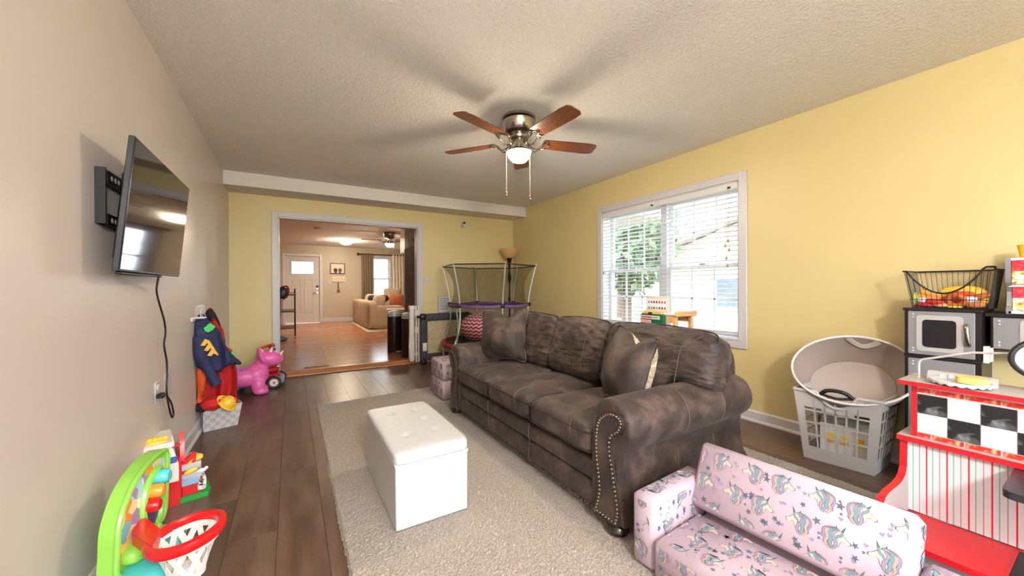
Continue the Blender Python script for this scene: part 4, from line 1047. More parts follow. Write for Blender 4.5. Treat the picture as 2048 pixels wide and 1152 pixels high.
# ---- pink bouncy dinosaur (skin-modifier body kept as one mesh)
DP = M('pink_rubber', (232, 104, 178), .38, var=.08, vs=3)
DN = T('bouncy_dinosaur', 'pink inflatable triceratops hopper with lilac spots', 'ride-on toy', (-.43, 4.86, 0), 4)
def blob(parent, name, parts, mat, vox=.011, it=6):
    """one continuous surface: overlapping ellipsoids fused by a voxel remesh and relaxed"""
    b = MB()
    for c, h, rm in parts: b.sbox(c, h, 2.1, 8, None, rm)
    o = b.build(name, mat, parent, smooth=0)
    m = o.modifiers.new('fuse', 'REMESH'); m.mode = 'VOXEL'; m.voxel_size = vox; m.use_smooth_shade = True
    q = o.modifiers.new('relax', 'SMOOTH'); q.iterations = it; q.factor = .5; return o
ry = lambda d: rotm('Y', d)
PT = [((0, 0, .185), (.21, .12, .11), None), ((.10, 0, .20), (.12, .12, .12), None), ((-.12, 0, .19), (.12, .12, .112), None),
      ((.15, 0, .30), (.075, .075, .11), ry(22)), ((.225, 0, .362), (.115, .10, .088), ry(12)), ((.295, 0, .345), (.065, .062, .055), ry(10)),
      ((.15, 0, .395), (.034, .125, .10), ry(-18)), ((-.23, 0, .165), (.07, .035, .035), ry(30))]
for sy in (-1, 1):
    PT += [((.12, sy*.085, .095), (.065, .055, .095), None), ((.145, sy*.09, .03), (.072, .055, .036), None), ((-.14, sy*.08, .09), (.055, .05, .09), None), ((-.135, sy*.085, .027), (.06, .045, .03), None)]
blob(DN, 'body', PT, DP)
for q in ((.225, -.04, .425, -.03), (.225, .04, .425, .03), (.325, 0, .385, 0)):
    b = MB(); b.tube([(q[0], q[1], q[2]), (q[0]+.012, q[1]+q[3]*.3, q[2]+.028), (q[0]+.03, q[1]+q[3]*.6, q[2]+.055)], [.016, .011, .002]); b.build('horn', M('horn_white', (235, 225, 225), .4), DN)
for (x, y, z, r) in ((-.1, -.085, .255, .03), (-.02, -.075, .262, .019), (.03, -.06, .285, .015), (-.03, -.06, .277, .014)):
    b = MB(); b.sbox((x, y, z), (r*1.4, r, r*.5), 2, 5, None, rotm('X', 48)); b.build('spot', M('lilac_spot', (150, 104, 170), .4), DN)
for sy in (-1, 1):
    b = MB(); b.sbox((.275, sy*.066, .385), (.012, .007, .012), 2, 4); b.build('eye', M('eye_white', (240, 236, 236), .3), DN)
# ---- red ride-on
RO = T('ride_on_scooter', 'red toddler ride-on with black white-hub wheels behind the dinosaur', 'ride-on toy', (-.12, 5.12, 0), 0)
RDP = M('ride_red', (172, 26, 30), .3); GRYP = M('ride_grey', (140, 140, 148), .4)
def wheel(parent, c, r, w, ax=(0, 1, 0)):
    b = MB(); Rm = rotm('X', 90)
    b.lathe([(r*.62, -w/2), (r*.9, -w/2), (r, -w*.3), (r, w*.3), (r*.9, w/2), (r*.62, w/2)], 24, c, Rm=Rm); o = b.build('wheel', BLACK, parent)
    b = MB(); b.lathe([(0, -w*.52), (r*.6, -w*.50), (r*.63, -w*.4), (r*.63, w*.4), (r*.6, w*.5), (0, w*.52)], 20, c, Rm=Rm); b.build('hub', M('hub_white', (222, 210, 214), .4), o)
    b = MB(); b.lathe([(0, -w*.62), (r*.16, -w*.6), (r*.16, w*.6), (0, w*.62)], 12, c, Rm=Rm); b.build('hub_cap', M('hub_red', (180, 30, 50), .4), o)
wheel(RO, (-.05, -.14, .07), .07, .05); wheel(RO, (.0, .17, .07), .07, .05); wheel(RO, (-.40, -.10, .065), .065, .05); wheel(RO, (-.40, .14, .065), .065, .05)
b = MB(); b.box((-.06, -.12, .04), (.05, .15, .11), bev=.02); b.build('front_axle', GRYP, RO)
b = MB(); b.sbox((-.24, .0, .19), (.24, .115, .035), 4, 10, lambda x, y, z: (x, y*(1-.25*x), z+.3*x*x)); b.build('seat', RDP, RO, smooth=70)
b = MB(); b.box((-.42, -.06, .065), (.0, .06, .16), bev=.02); b.build('chassis', RDP, RO)
b = MB(); b.tube([(-.02, .02, .10), (-.05, .02, .22), (-.085, .02, .465)], [.03, .028, .024]); b.build('steering_post', RDP, RO)
b = MB(); b.tube(cat([(-.19, -.10, .455), (-.11, -.06, .475), (-.08, .0, .475), (-.07, .08, .475), (-.06, .2, .44)], 5), .015); b.build('handlebar', RDP, RO)
b = MB(); b.tube([(-.06, .05, .33), (-.05, .05, .43)], .02); b.build('chrome_cap', CHROME, RO)
# ================================================================== toy kitchen on the yellow wall
ESP = M('espresso_laminate', (30, 22, 26), .35); SIL = M('silver_laminate', (150, 150, 154), .38, .35, var=.06, vs=3); SIL2 = M('bright_silver', (196, 196, 198), .3, .4)
KX = 3.03
KT = T('toy_kitchen', 'dark toy kitchen with silver fridge and oven doors', 'toy kitchen', (3.17, .3, 0))
b = MB(); b.box((KX+.012, .405, 0), (3.31, .425, 1.0)); b.box((KX+.012, .663, 0), (3.31, .683, 1.0)); b.box((KX+.012, .425, 0), (3.31, .663, .02)); b.box((3.295, .425, .02), (3.31, .663, 1.0)); b.box((KX+.006, .403, .728), (3.31, .685, .743)); b.box((KX-.004, .40, .992), (3.31, .688, 1.007), bev=.002)
b.build('fridge_body', ESP, KT, world=True, smooth=0)
def kdoor(name, y0, y1, z0, z1, x, win=None, handle=None):
    b = MB(); b.box((x, y0, z0), (x+.012, y1, z1), bev=.003); o = b.build(name, SIL, KT, world=True, smooth=0); off = -Vector(KT.location)
    if win:
        a0, a1, c0, c1 = win; m = .024
        def rr(y0, y1, z0, z1, r=.016): return [(yy+r*math.cos(R(t))*1, zz+r*math.sin(R(t))) for yy, zz, s in ((y1-r, z1-r, 0), (y0+r, z1-r, 90), (y0+r, z0+r, 180), (y1-r, z0+r, 270)) for t in range(s, s+91, 15)]
        g = MB(); g.prism(rr(a0-m, a1+m, c0-m, c1+m), x-.004, x+.001, lambda a, e, h: (h, a, e)); q = g.build('window_frame', SIL2, o, smooth=30); q.location = off
        g = MB(); g.prism(rr(a0, a1, c0, c1), x-.0062, x-.003, lambda a, e, h: (h, a, e)); q = g.build('window', M('black_acrylic', (20, 20, 28), .2), o, smooth=30); q.location = off
    if handle:
        y, z0h, z1h = handle
        g = MB(); g.tube(cat([(x, y+.004, z1h), (x-.02, y+.003, z1h-.008), (x-.026, y, (z0h+z1h)/2), (x-.02, y-.003, z0h+.008), (x, y-.004, z0h)], 5), .009, 10); q = g.build('handle', CHROME, o); q.location = off
    for (yy, zz) in ((y1-.02, z1-.018), (y1-.02, z1-.034), (y1-.02, z0+.018), (y1-.02, z0+.034)):
        g = MB(); g.sbox((x, yy, zz), (.003, .0055, .0055), 2, 4); q = g.build('screw_cap', SIL2, o); q.location = off
    return o
kdoor('fridge_door', .425, .668, .747, .990, KX, (.487, .610, .793, .944), (.447, .82, .925))
kdoor('fridge_door', .425, .668, .022, .724, KX, None, (.447, .40, .56))
UX = 3.10
b = MB(); b.box((UX+.012, -.28, .80), (3.31, .385, .975)); b.box((UX-.006, -.30, .972), (3.31, .404, .990), bev=.002); b.build('upper_cabinet', ESP, KT, world=True, smooth=0)
kdoor('oven_door', .05, .378, .808, .968, UX, (.09, .27, .835, .935), (.07, .84, .93))
b = MB(); b.box((KX+.03, -.28, 0), (3.31, .404, .49)); b.box((KX, -.30, .49), (3.31, .404, .51), bev=.003); b.build('counter_unit', ESP, KT, world=True, smooth=0)
b = MB(); b.box((KX+.06, .0, .51), (3.25, .33, .525), bev=.01); b.build('stove_top', BLACK, KT, world=True, smooth=0)
PH = T('toy_phone', 'white toy phone clipped on the toy fridge side', 'toy phone', (3.08, .395, .735))
b = MB(); b.prism([(-.03, 0), (.035, 0), (.038, .02), (.015, .03), (.012, .075), (.002, .085), (-.03, .085)], -.012, .006, lambda a, e, h: (a, h, e)); b.build('body', M('phone_white', (222, 216, 220), .35), PH, smooth=30)
b = MB(); b.tube([(-.01, -.014, .01), (-.012, -.018, .04), (-.01, -.014, .078)], [.010, .007, .010]); b.build('handset', M('phone_grey', (196, 192, 198), .35), PH)
# ---- shelf unit with fruit-print boxes and a yellow cup
SR = T('toy_shelf_rack', 'grey toy shelf rack with pink and cream printed bins', 'toy shelf', (3.2, .05, .990))
prof = [(3.07, .99), (3.07, 1.02), (3.085, 1.03), (3.10, 1.07), (3.10, 1.10), (3.08, 1.13), (3.06, 1.145), (3.05, 1.17), (3.05, 1.265), (3.08, 1.27), (3.31, 1.27), (3.31, .99)]
for y in (.325, -.22):
    b = MB(); b.prism(prof, y-.008, y+.008, lambda a, e, h: (a, h, e)); b.build('side_panel', SIL, SR, world=True, smooth=30)
for z, x in ((.992, 3.07), (1.125, 3.08), (1.255, 3.06)):
    b = MB(); b.box((x, -.22, z), (3.31, .325, z+.012)); b.build('shelf', M('white_laminate', (216, 216, 222), .35), SR, world=True, smooth=0)
FR = [(214, 36, 60), (230, 60, 80), (206, 26, 70), (235, 90, 70)]; CRM = [(244, 236, 214), (236, 214, 160), (190, 110, 70), (240, 232, 210), (225, 190, 90), (244, 240, 226)]
for k, (z0, z1, x) in enumerate(((1.004, 1.124, 3.095), (1.138, 1.254, 3.07))):
    b = MB(); b.box((x, -.21, z0), (x+.006, .315, z0+(z1-z0)*.55)); b.build('cream_fruit_print', m_confetti('cream_fruit', CRM, 95), SR, world=True, smooth=0)
    b = MB(); b.box((x, -.21, z0+(z1-z0)*.55), (x+.006, .315, z1)); b.build('pink_berry_print', m_confetti('pink_berry', FR, 120), SR, world=True, smooth=0)
p = PX(2048, 518, 3.15); CU = T('yellow_cup', 'yellow toy cup on top of the grey toy shelf', 'cup', (3.15, p[1]-.012, 1.267))
b = MB(); b.lathe([(.001, 0), (.024, 0), (.034, .068), (.030, .068), (.021, .004), (.001, .004)], 24); b.build('cup_body', M('yellow_cup_plastic', (240, 196, 46), .35), CU)
# ---- wire basket with play food
WB = T('wire_basket', 'black wire basket of play food on the toy fridge', 'basket', (3.165, .525, 1.008))
x0, x1, y0, y1 = 3.045, 3.285, .385, .655; X0, X1, Y0, Y1 = 3.03, 3.30, .362, .686; zb, zt = 1.011, 1.215
def front_top(t):   # swoop cut in the front rim, t along y from Y1 to Y0
    return zt-.125*math.sin(math.pi*min(1, max(0, (t-.05)/.83)))**.8
b = MB()
rim = [(X0, Y1+(Y0-Y1)*t, front_top(t)+(.012 if t > .88 else 0)) for t in np.linspace(0, 1, 26)]
b.tube(rim, .0045, 7); b.tube([(X0, Y0, zt+.012), (X0+.02, Y0, zt), (X1, Y0, zt)], .0045, 7); b.tube([(X1, Y0, zt), (X1, Y1, zt)], .0045, 7); b.tube([(X1, Y1, zt), (X0, Y1, zt)], .0045, 7)
b.build('rim', STEEL, WB, world=True)
b = MB()
for k in range(15):
    t = (k+.5)/15; yb_, yt = y1+(y0-y1)*t, Y1+(Y0-Y1)*t; ft = front_top(t); f = (ft-zb)/(zt-zb)
    b.tube([(x0, yb_, zb), (x0+(X0-x0)*f, yb_+(yt-yb_)*f, ft)], .0014, 5); b.tube([(x1, yb_, zb), (X1, yt, zt)], .0014, 5); b.tube([(x0, yb_, zb), (x1, yb_, zb)], .0014, 5)
for k in range(11):
    t = (k+.5)/11
    for s_, S_ in ((y0, Y0), (y1, Y1)): b.tube([(x0+(x1-x0)*t, s_, zb), (X0+(X1-X0)*t, S_, zt)], .0014, 5)
f = .22
for g in (0, f):
    a0, a1, c0, c1 = x0+(X0-x0)*g, x1+(X1-x1)*g, y0+(Y0-y0)*g, y1+(Y1-y1)*g; z = zb+(zt-zb)*g
    b.tube([(a0, c0, z), (a1, c0, z), (a1, c1, z), (a0, c1, z)], .0018, 5, closed=True)
b.build('wire_mesh', STEEL, WB, world=True, kind='stuff')
FOOD = [('toy_bread', 'tan toy bread slice leaning at the wire basket end', (226, 160, 66), (3.10, .60, 1.065), (.012, .045, .04), 4, 25), ('toy_cheese', 'large yellow oval play food behind the red sausage', (240, 196, 66), (3.20, .49, 1.085), (.02, .085, .045), 2.4, 0),
        ('toy_sausage', 'bright red play sausage on top of the food pile', (222, 56, 30), (3.10, .485, 1.088), (.014, .05, .013), 2.5, 0), ('toy_sausage', 'brown curved play sausage at the right end', (176, 84, 44), (3.11, .415, 1.075), (.012, .032, .016), 2.2, -20),
        ('toy_egg', 'white play egg at the window end of the pile', (232, 230, 236), (3.07, .615, 1.05), (.016, .026, .015), 2, 0), ('toy_marshmallow', 'white cylinder play food right of the brown donut', (228, 228, 238), (3.075, .445, 1.058), (.016, .022, .016), 3.5, 0),
        ('toy_tomato', 'red play food slice low in the wire basket', (200, 40, 28), (3.07, .57, 1.042), (.02, .045, .016), 2.4, 10), ('toy_strawberry', 'dark red play berry at the basket bottom', (170, 26, 40), (3.065, .61, 1.025), (.016, .035, .012), 2.2, 5),
        ('toy_bun', 'tan play bun at the basket bottom middle', (226, 172, 110), (3.075, .545, 1.026), (.022, .035, .014), 2.2, 0), ('toy_patty', 'brown round play patty at the right of the basket', (190, 112, 62), (3.075, .43, 1.032), (.018, .036, .018), 2.4, 0),
        ('toy_lettuce', 'yellow green play lettuce on the basket floor', (196, 210, 60), (3.06, .50, 1.017), (.014, .03, .006), 2.2, 0), ('toy_leek', 'pale green play vegetable upright at the window end', (170, 204, 120), (3.09, .65, 1.055), (.010, .010, .042), 2.2, 0),
        ('toy_pepper', 'red orange play food lying behind the donut', (226, 86, 44), (3.13, .50, 1.05), (.025, .07, .02), 2.4, 8), ('toy_corn', 'yellow play food behind the white cylinder', (240, 190, 60), (3.15, .43, 1.055), (.018, .035, .03), 2.6, -8)]
for nm, lb, col, c, h, k, rx in FOOD:
    b = MB(); b.sbox((0, 0, 0), h, k, 6, None, rotm('X', rx)); o = b.build(nm, M('food_%d_%d_%d' % col, col, .5), smooth=70, label=lb, category='play food', group='play food in the wire basket'); o.location = c
b = MB(); b.tube([(0, .028*math.cos(a), .028*math.sin(a)) for a in np.linspace(0, 2*math.pi, 20)[:-1]], .013, 9, closed=True); o = b.build('toy_donut', M('donut_brown', (188, 96, 46), .5), label='brown play donut standing in the middle of the basket', category='play food', group='play food in the wire basket'); o.location = (3.062, .495, 1.053); o.rotation_euler = (0, R(-12), 0)
# ================================================================== diner play stand
RED = M('diner_red', (190, 26, 36), .32); GREY = M('diner_grey', (164, 160, 160), .45); WTL = M('diner_white_tile', (204, 203, 208), .35)
DS = T('diner_play_stand', 'red diner play stand with checkered counter and striped booth', 'play stand', (2.07, .4086, 0))
sx = 2.07; YE = -.42
side = [(2.061, .53), (2.052, .43), (2.035, .405), (2.0, .392), (1.955, .387), (1.86, .388), (1.815, .382), (1.79, .365), (1.779, .324), (1.776, .0), (2.27, .0), (2.27, .53)]
def sidep(y0, y1):
    b = MB(); b.prism(side, y0, y1, lambda a, e, h: (a, h, e)); b.m = [0 if len(f) > 4 else 1 for f in b.f]; return b.build('side_panel', [GREY, RED], DS, world=True, smooth=25)
sidep(.455, .476); sidep(YE, YE+.02)
b = MB(); b.box((sx, YE, .262), (sx+.012, .455, .532)); b.build('striped_panel', m_stripe_print(), DS, world=True, smooth=0)
b = MB(); b.box((1.80, .2, .238), (sx, .455, .259)); b.box((2.056, YE+.02, .238), (sx, .2, .259)); b.build('booth_seat', RED, DS, world=True, smooth=0)
b = MB(); b.box((1.80, YE+.02, .238), (2.056, .2, .258)); b.build('black_seat_pad', BLACK, DS, world=True, smooth=0)
b = MB(); b.box((1.798, .196, .2585), (2.06, .2, .2615)); b.box((2.056, YE+.02, .259), (2.06, .2, .2615)); b.build('pad_trim', RED, DS, world=True, smooth=0)
b = MB(); b.box((1.84, YE+.02, 0), (1.852, .455, .238)); b.build('kick_panel', GREY, DS, world=True, smooth=0)
def board(nm, lo, hi):
    b = MB(); b.box(lo, hi); b.m = [1]*len(b.f); b.m[5] = 0; o = b.build(nm, [GREY, RED], DS, world=True, smooth=0, recalc=False); return o
board('ledge', (2.045, YE, .532), (2.27, .482, .552)); board('counter_top', (2.035, YE, .752), (2.25, .476, .768))
b = MB(); b.box((sx, .432, .552), (sx+.16, .447, .752)); b.build('end_post', RED, DS, world=True, smooth=0)
b = MB(); b.box((sx+.002, YE, .552), (sx+.012, .433, .752)); b.build('counter_front', WTL, DS, world=True, smooth=0)
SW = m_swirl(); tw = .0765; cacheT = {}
for r_ in range(2):
    for c in range(11):
        ya = .431-tw*c; zt_ = .719-.0735*r_
        dark = (r_+c) % 2 == 0
        o = None
        if dark not in cacheT:
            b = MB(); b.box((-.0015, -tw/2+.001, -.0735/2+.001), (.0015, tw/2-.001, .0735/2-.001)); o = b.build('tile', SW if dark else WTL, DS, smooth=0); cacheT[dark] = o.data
        else: o = link('tile', cacheT[dark], DS)
        o.location = Vector((sx+.0005, ya-tw/2, zt_-.0735/2))-Vector(DS.location)
bar = None; BB = m_brickbar()
for zz in (.733, .562):
    y = .431; first = True
    while y > YE+.05:
        L = .034 if first else .076; first = False
        if L > .05 and bar is not None: o = link('bar', bar, DS)
        else:
            b = MB(); b.box((-.0015, -L/2, -.008), (.0015, L/2, .008)); o = b.build('bar', BB, DS, smooth=0)
            if L > .05: bar = o.data
        o.location = Vector((sx+.0005, y-L/2, zz))-Vector(DS.location); y -= L+.005
b = MB(); b.box((2.14, .25, .768), (2.165, .42, .800), R=None); b.v = [(p[0]+(p[2]-.768)*.5, p[1], p[2]) for p in b.v]; o = b.build('keypad', M('keypad_grey', (170, 168, 166), .4), DS, world=True, smooth=0)
b = MB()
for k in range(5): b.box((2.146, .375-.022*k, .780), (2.151, .387-.022*k, .794))
q = b.build('raised_keys', M('key_pale', (214, 212, 210), .4), o, kind='stuff', smooth=0); q.location = -Vector(DS.location)
# booth table
b = MB(); rc = .03; pl = [(2.068, .205)]+[(1.80+rc-rc*math.sin(R(t)), .205-rc+rc*math.cos(R(t))) for t in range(0, 91, 15)]+[(1.80, YE+.1), (2.068, YE+.1)]
b.prism(pl, .508, .530, lambda a, e, h: (a, e, h)); b.build('booth_table', M('table_black', (44, 44, 50), .35), DS, world=True, smooth=20)
PM = T('gingham_mat', 'pink gingham cloth on the black booth table', 'place mat', (1.93, .05, .5305))
b = MB(); b.grid(lambda u, v: (1.86+.18*u+.004*math.sin(v*20), -.2+.36*v+.004*math.sin(u*17), .5325+.003*math.sin(u*15)*math.sin(v*18)), 14, 22); b.build('cloth', m_gingham(), PM, world=True, recalc=False)
# wire arm and oval sign
SG = T('oval_diner_sign', 'oval black-rimmed sign on a bent wire arm', 'sign', (2.15, .443, .768))
b = MB(); b.tube(cat([(2.15, .443, .768), (2.15, .443, .82), (2.15, .437, .838), (2.15, .42, .846)], 4)+[(2.15, .307, .887), (2.15, .215, .897)], .0042, 8); b.build('wire_arm', SIL2, SG, world=True)
Rs = rotm('Z', 25); cs = np.array((2.15, .120, .887)); rx_, rz_ = .108, .074
def oval(r, dx): return [tuple(np.array((dx, r*rx_*math.cos(a), r*rz_*math.sin(a))) @ Rs.T+cs) for a in np.linspace(0, 2*math.pi, 40)[:-1]]
b = MB(); b.tube(oval(1, 0), .008, 8, closed=True); b.build('rim', BLACK, SG, world=True)
def ovalp(nm, r, d0, d1, mat):
    P0, P1 = oval(r, d0), oval(r, d1); n = len(P0); b = MB(); b.add(P0+P1, [list(range(n)), list(range(n, 2*n))[::-1]]+[[i, (i+1) % n, n+(i+1) % n, n+i] for i in range(n)]); return b.build(nm, mat, SG, world=True, smooth=30)
ovalp('sign_board', .98, -.003, .004, M('sign_silver', (190, 192, 198), .4)); ovalp('sign_face', .78, -.005, -.003, M('sign_white', (236, 238, 240), .4))
b = MB(); b.add([tuple(np.array((-.0056, y, z)) @ Rs.T+cs) for y, z in ((.052, -.042), (.058, -.042), (.066, .030), (.058, .034))], [[0, 1, 2, 3]]); b.build('teal_stripe', M('sign_teal', (80, 190, 180), .4), SG, world=True, recalc=False)
# plate and toast
PLT = T('scalloped_plate', 'white scalloped toy plate on the diner counter', 'plate', (2.10, .328, .768))
b = MB(); n = 72; V = []
for (r, z, sc) in ((0, .015, 0), (.062, .015, 0), (.070, .018, .3), (.075, .018, .35), (.077, .0155, 1), (.075, .004, 1), (.070, .010, .3), (.045, .007, 0), (.04, 0, 0), (0, 0, 0)):
    for k in range(n):
        a = 2*math.pi*k/n; V.append((r*math.cos(a), r*math.sin(a), z-(.010*abs(math.sin(9*a)) if sc == 1 and z < .01 else 0)*0+(.006*(1-abs(math.sin(9*a))) if z < .005 and sc == 1 else 0)))
b.add(V, [[i*n+k, i*n+(k+1) % n, (i+1)*n+(k+1) % n, (i+1)*n+k] for i in range(9) for k in range(n)]); b.build('plate_body', M('plate_porcelain', (196, 196, 204), .35), PLT, smooth=50)
TS = T('toy_toast', 'yellow toy bread slice on the scalloped plate', 'play food', (2.085, .300, .785), 8)
out = cat([(-.03, -.036), (.028, -.036), (.036, -.026), (.030, .0), (.026, .03), (.012, .037), (-.018, .035), (-.030, .02)], 4, True)
b = MB(); b.prism([(p[0], p[1]) for p in out], 0, .020, lambda a, e, h: (a, e, h)); b.build('crumb', M('toast_yellow', (214, 184, 112), .55), TS, smooth=40)
b = MB(); b.prism([(p[0]*.96, p[1]*.96) for p in out], .0195, .0215, lambda a, e, h: (a, e, h)); b.build('crust_face', M('toast_tan', (228, 190, 120), .6, var=.2, vs=40), TS, smooth=40)
# ================================================================== laundry basket with fabric bin
LB = T('laundry_basket', 'white plastic laundry basket with black handle grips', 'laundry basket', (3.05, 1.0, 0))
top = [np.array(p) for p in ((2.88, 1.17), (2.95, .755), (3.285, .755), (3.215, 1.17))]; ctr = sum(top)/4
bot = [ctr+(p-ctr)*.80 for p in top]; HL = .45
LP = M('laundry_white', (188, 185, 183), .35)
def LPt(side, t, z):
    f = z/HL; a = bot[side]*(1-f)+top[side]*f; c = bot[(side+1) % 4]*(1-f)+top[(side+1) % 4]*f; q = a*(1-t)+c*t; return np.array((q[0], q[1], z))
def dip(side, t, z):  # grip cut-out in the long sides
    return z
def lpanel(b, side, t0, t1, z0, z1, o=0):
    P = [LPt(side, t0, z0), LPt(side, t1, z0), LPt(side, t1, z1), LPt(side, t0, z1)]
    n = np.cross(P[1]-P[0], P[3]-P[0]); n = n/np.linalg.norm(n)*.006; V = [p+n*0 for p in P]+[p-n for p in P]
    b.add(V, [[0, 1, 2, 3], [7, 6, 5, 4], [0, 4, 5, 1], [1, 5, 6, 2], [2, 6, 7, 3], [3, 7, 4, 0]])
b = MB()
for side in range(4):
    long = side % 2 == 0
    lpanel(b, side, 0, 1, 0, .085)
    m = .11 if long else .10; ncol = 6 if long else 5
    lpanel(b, side, 0, m, .085, HL); lpanel(b, side, 1-m, 1, .085, HL)
    for k in range(1, ncol): t = m+(1-2*m)*k/ncol; lpanel(b, side, t-.011, t+.011, .085, .385)
    for z in (.165, .245, .325): lpanel(b, side, m, 1-m, z-.005, z+.005)
    if long:
        N = 14
        for k in range(N):
            t0, t1 = m+(1-2*m)*k/N, m+(1-2*m)*(k+1)/N; tm = (t0+t1)/2
            dz = .085*max(0, 1-((tm-.52)/.20)**2)**.5 if abs(tm-.52) < .20 else 0
            lpanel(b, side, t0, t1, .345-dz*.35, HL-dz)
    else: lpanel(b, side, m, 1-m, .385, HL)
b.add([(*p, .006) for p in bot], [[0, 1, 2, 3]]); b.build('body', LP, LB, world=True, smooth=0)
b = MB()
for side in range(4):
    L = []
    for t in np.linspace(0, 1, 25):
        dz = .085*max(0, 1-((t-.52)/.20)**2)**.5 if (side % 2 == 0 and abs(t-.52) < .20) else 0
        L.append(LPt(side, t, HL-dz))
    b.tube(L, .011, 8)
b.build('rim', LP, LB, world=True)
for side in (0, 2):
    A, Bq = LPt(side, .34, HL-.006), LPt(side, .70, HL-.006); mid = (A+Bq)/2; n = np.array((LPt(side, .5, HL)-np.array((ctr[0], ctr[1], HL)))); n[2] = 0; n /= np.linalg.norm(n)
    g = MB()
    g.tube(cat([A, A*.8+Bq*.2+np.array((0, 0, .028))+n*.012, mid+np.array((0, 0, .036))+n*.015, A*.2+Bq*.8+np.array((0, 0, .028))+n*.012, Bq], 5), .012, 10); g.tube(cat([A, mid+np.array((0, 0, -.012))+n*.01, Bq], 5), .008, 8)
    g.build('handle_grip', BLACK, LB, world=True)
# carton and cloth inside
q = ctr; BX = T('printed_carton', 'white carton with yellow patches inside the laundry basket', 'carton', (q[0], q[1], .008), -75)
b = MB(); b.box((-.12, -.10, 0), (.12, .10, .24)); b.build('carton_body', M('carton_white', (220, 216, 212), .5), BX, smooth=0)
for k in range(3):
    for s in (-1, 1):
        b = MB(); b.box((-.09+.07*k, s*.1005-.0008, .12), (-.05+.07*k, s*.1005+.0008, .18)); b.build('yellow_patch', M('patch_yellow', (232, 190, 70), .5), BX, smooth=0)
FB = T('fabric_bin', 'large grey round fabric bin tipped into the laundry basket', 'fabric bin', (ctr[0], ctr[1], .3))
n = np.array((-.78, -.24, .58)); n /= np.linalg.norm(n); C0 = PX(1702, 738, 3.03)
e1 = np.cross(n, (0, 0, 1.)); e1 /= np.linalg.norm(e1); e2 = np.cross(n, e1); e2 = -e2 if e2[2] < 0 else e2
_t = R(-10); e1, e2 = (e1 if np.dot(e1, RT) > 0 else -e1), e2
e1, e2 = math.cos(_t)*e1-math.sin(_t)*e2, math.sin(_t)*e1+math.cos(_t)*e2
def bp(r, a, h, ax=1.0): return C0+n*h+e1*(r*math.cos(a)*1.10)+e2*(r*math.sin(a)*.86)
BO = M('bin_outer', (180, 175, 176), .85, bump=.1, bs=200); BI = M('bin_lining', (164, 150, 142), .9, bump=.1, bs=200)
Rt, Rb, Dp = .275, .205, .25; N = 48
b = MB(); V = []
for r, h in ((Rt, 0), (Rt*.985, -.05), (Rt*.93, -.12), (Rb, -Dp)): V += [bp(r, 2*math.pi*k/N, h) for k in range(N)]
b.add(V, [[i*N+k, i*N+(k+1) % N, (i+1)*N+(k+1) % N, (i+1)*N+k] for i in range(3) for k in range(N)]+[[3*N+k for k in range(N)]]); b.m = [0 if i < 2*N else 1 for i in range(len(b.f))]
b.build('outer_wall', [BO, BI], FB, world=True, smooth=50)
b = MB(); V = []
for r, h in ((Rt-.008, 0), (Rt*.95, -.08), (Rb-.008, -Dp+.012)): V += [bp(r, 2*math.pi*k/N, h) for k in range(N)]
b.add(V, [[i*N+k, i*N+(k+1) % N, (i+1)*N+(k+1) % N, (i+1)*N+k] for i in range(2) for k in range(N)]); b.build('lining', BI, FB, world=True, smooth=50, recalc=False)
b = MB(); b.add([bp(Rb-.01, 2*math.pi*k/N, -Dp+.014) for k in range(N)], [list(range(N))]); b.build('floor_insert', M('bin_floor', (176, 164, 156), .9), FB, world=True, smooth=0, recalc=False)
b = MB(); b.tube([bp(Rt-.003, 2*math.pi*k/N, 0) for k in range(N)], .007, 8, closed=True); b.build('rim_binding', M('bin_binding', (214, 208, 206), .8), FB, world=True)
def strap(a0, a1, drop):
    L = [bp(Rt-.012, a0, -.005), bp(Rt-.02, a0*.8+a1*.2, -drop*.7), bp(Rt-.03, (a0+a1)/2, -drop), bp(Rt-.02, a0*.2+a1*.8, -drop*.7), bp(Rt-.012, a1, -.005)]
    L = cat(L, 5); b = MB(); V = []
    for i, p in enumerate(L):
        t = L[min(i+1, len(L)-1)]-L[max(i-1, 0)]; w = np.cross(t, C0-p); w = w/np.linalg.norm(w)*.016; ii = (C0-p)/np.linalg.norm(C0-p)*.004; V += [p-w, p+w, p+w+ii, p-w+ii]
    b.add(V, [[4*i+j, 4*i+(j+1) % 4, 4*i+4+(j+1) % 4, 4*i+4+j] for i in range(len(L)-1) for j in range(4)]); b.build('strap_handle', M('strap_cream', (208, 198, 186), .85), FB, world=True, smooth=50)
strap(R(55), R(85), .075); strap(R(240), R(275), .05)
# ================================================================== toys along the left wall
def C_(name, rgb, r=.35): return M(name, rgb, r)
TG, TR_, TY, TB, TW, TT = C_('toy_green', (140, 200, 80), .25), C_('toy_red', (214, 26, 30), .25), C_('toy_yellow', (246, 206, 70), .3), C_('toy_blue', (70, 100, 176), .3), C_('toy_white', (232, 228, 224), .35), C_('toy_turquoise', (84, 200, 206), .25)
# ---- barn play set
p = PZ(352, 1012); FM = T('toy_barn', 'white and red toy barn with green base by the wall', 'toy barn', (p[0]-.04, p[1], 0), 14)
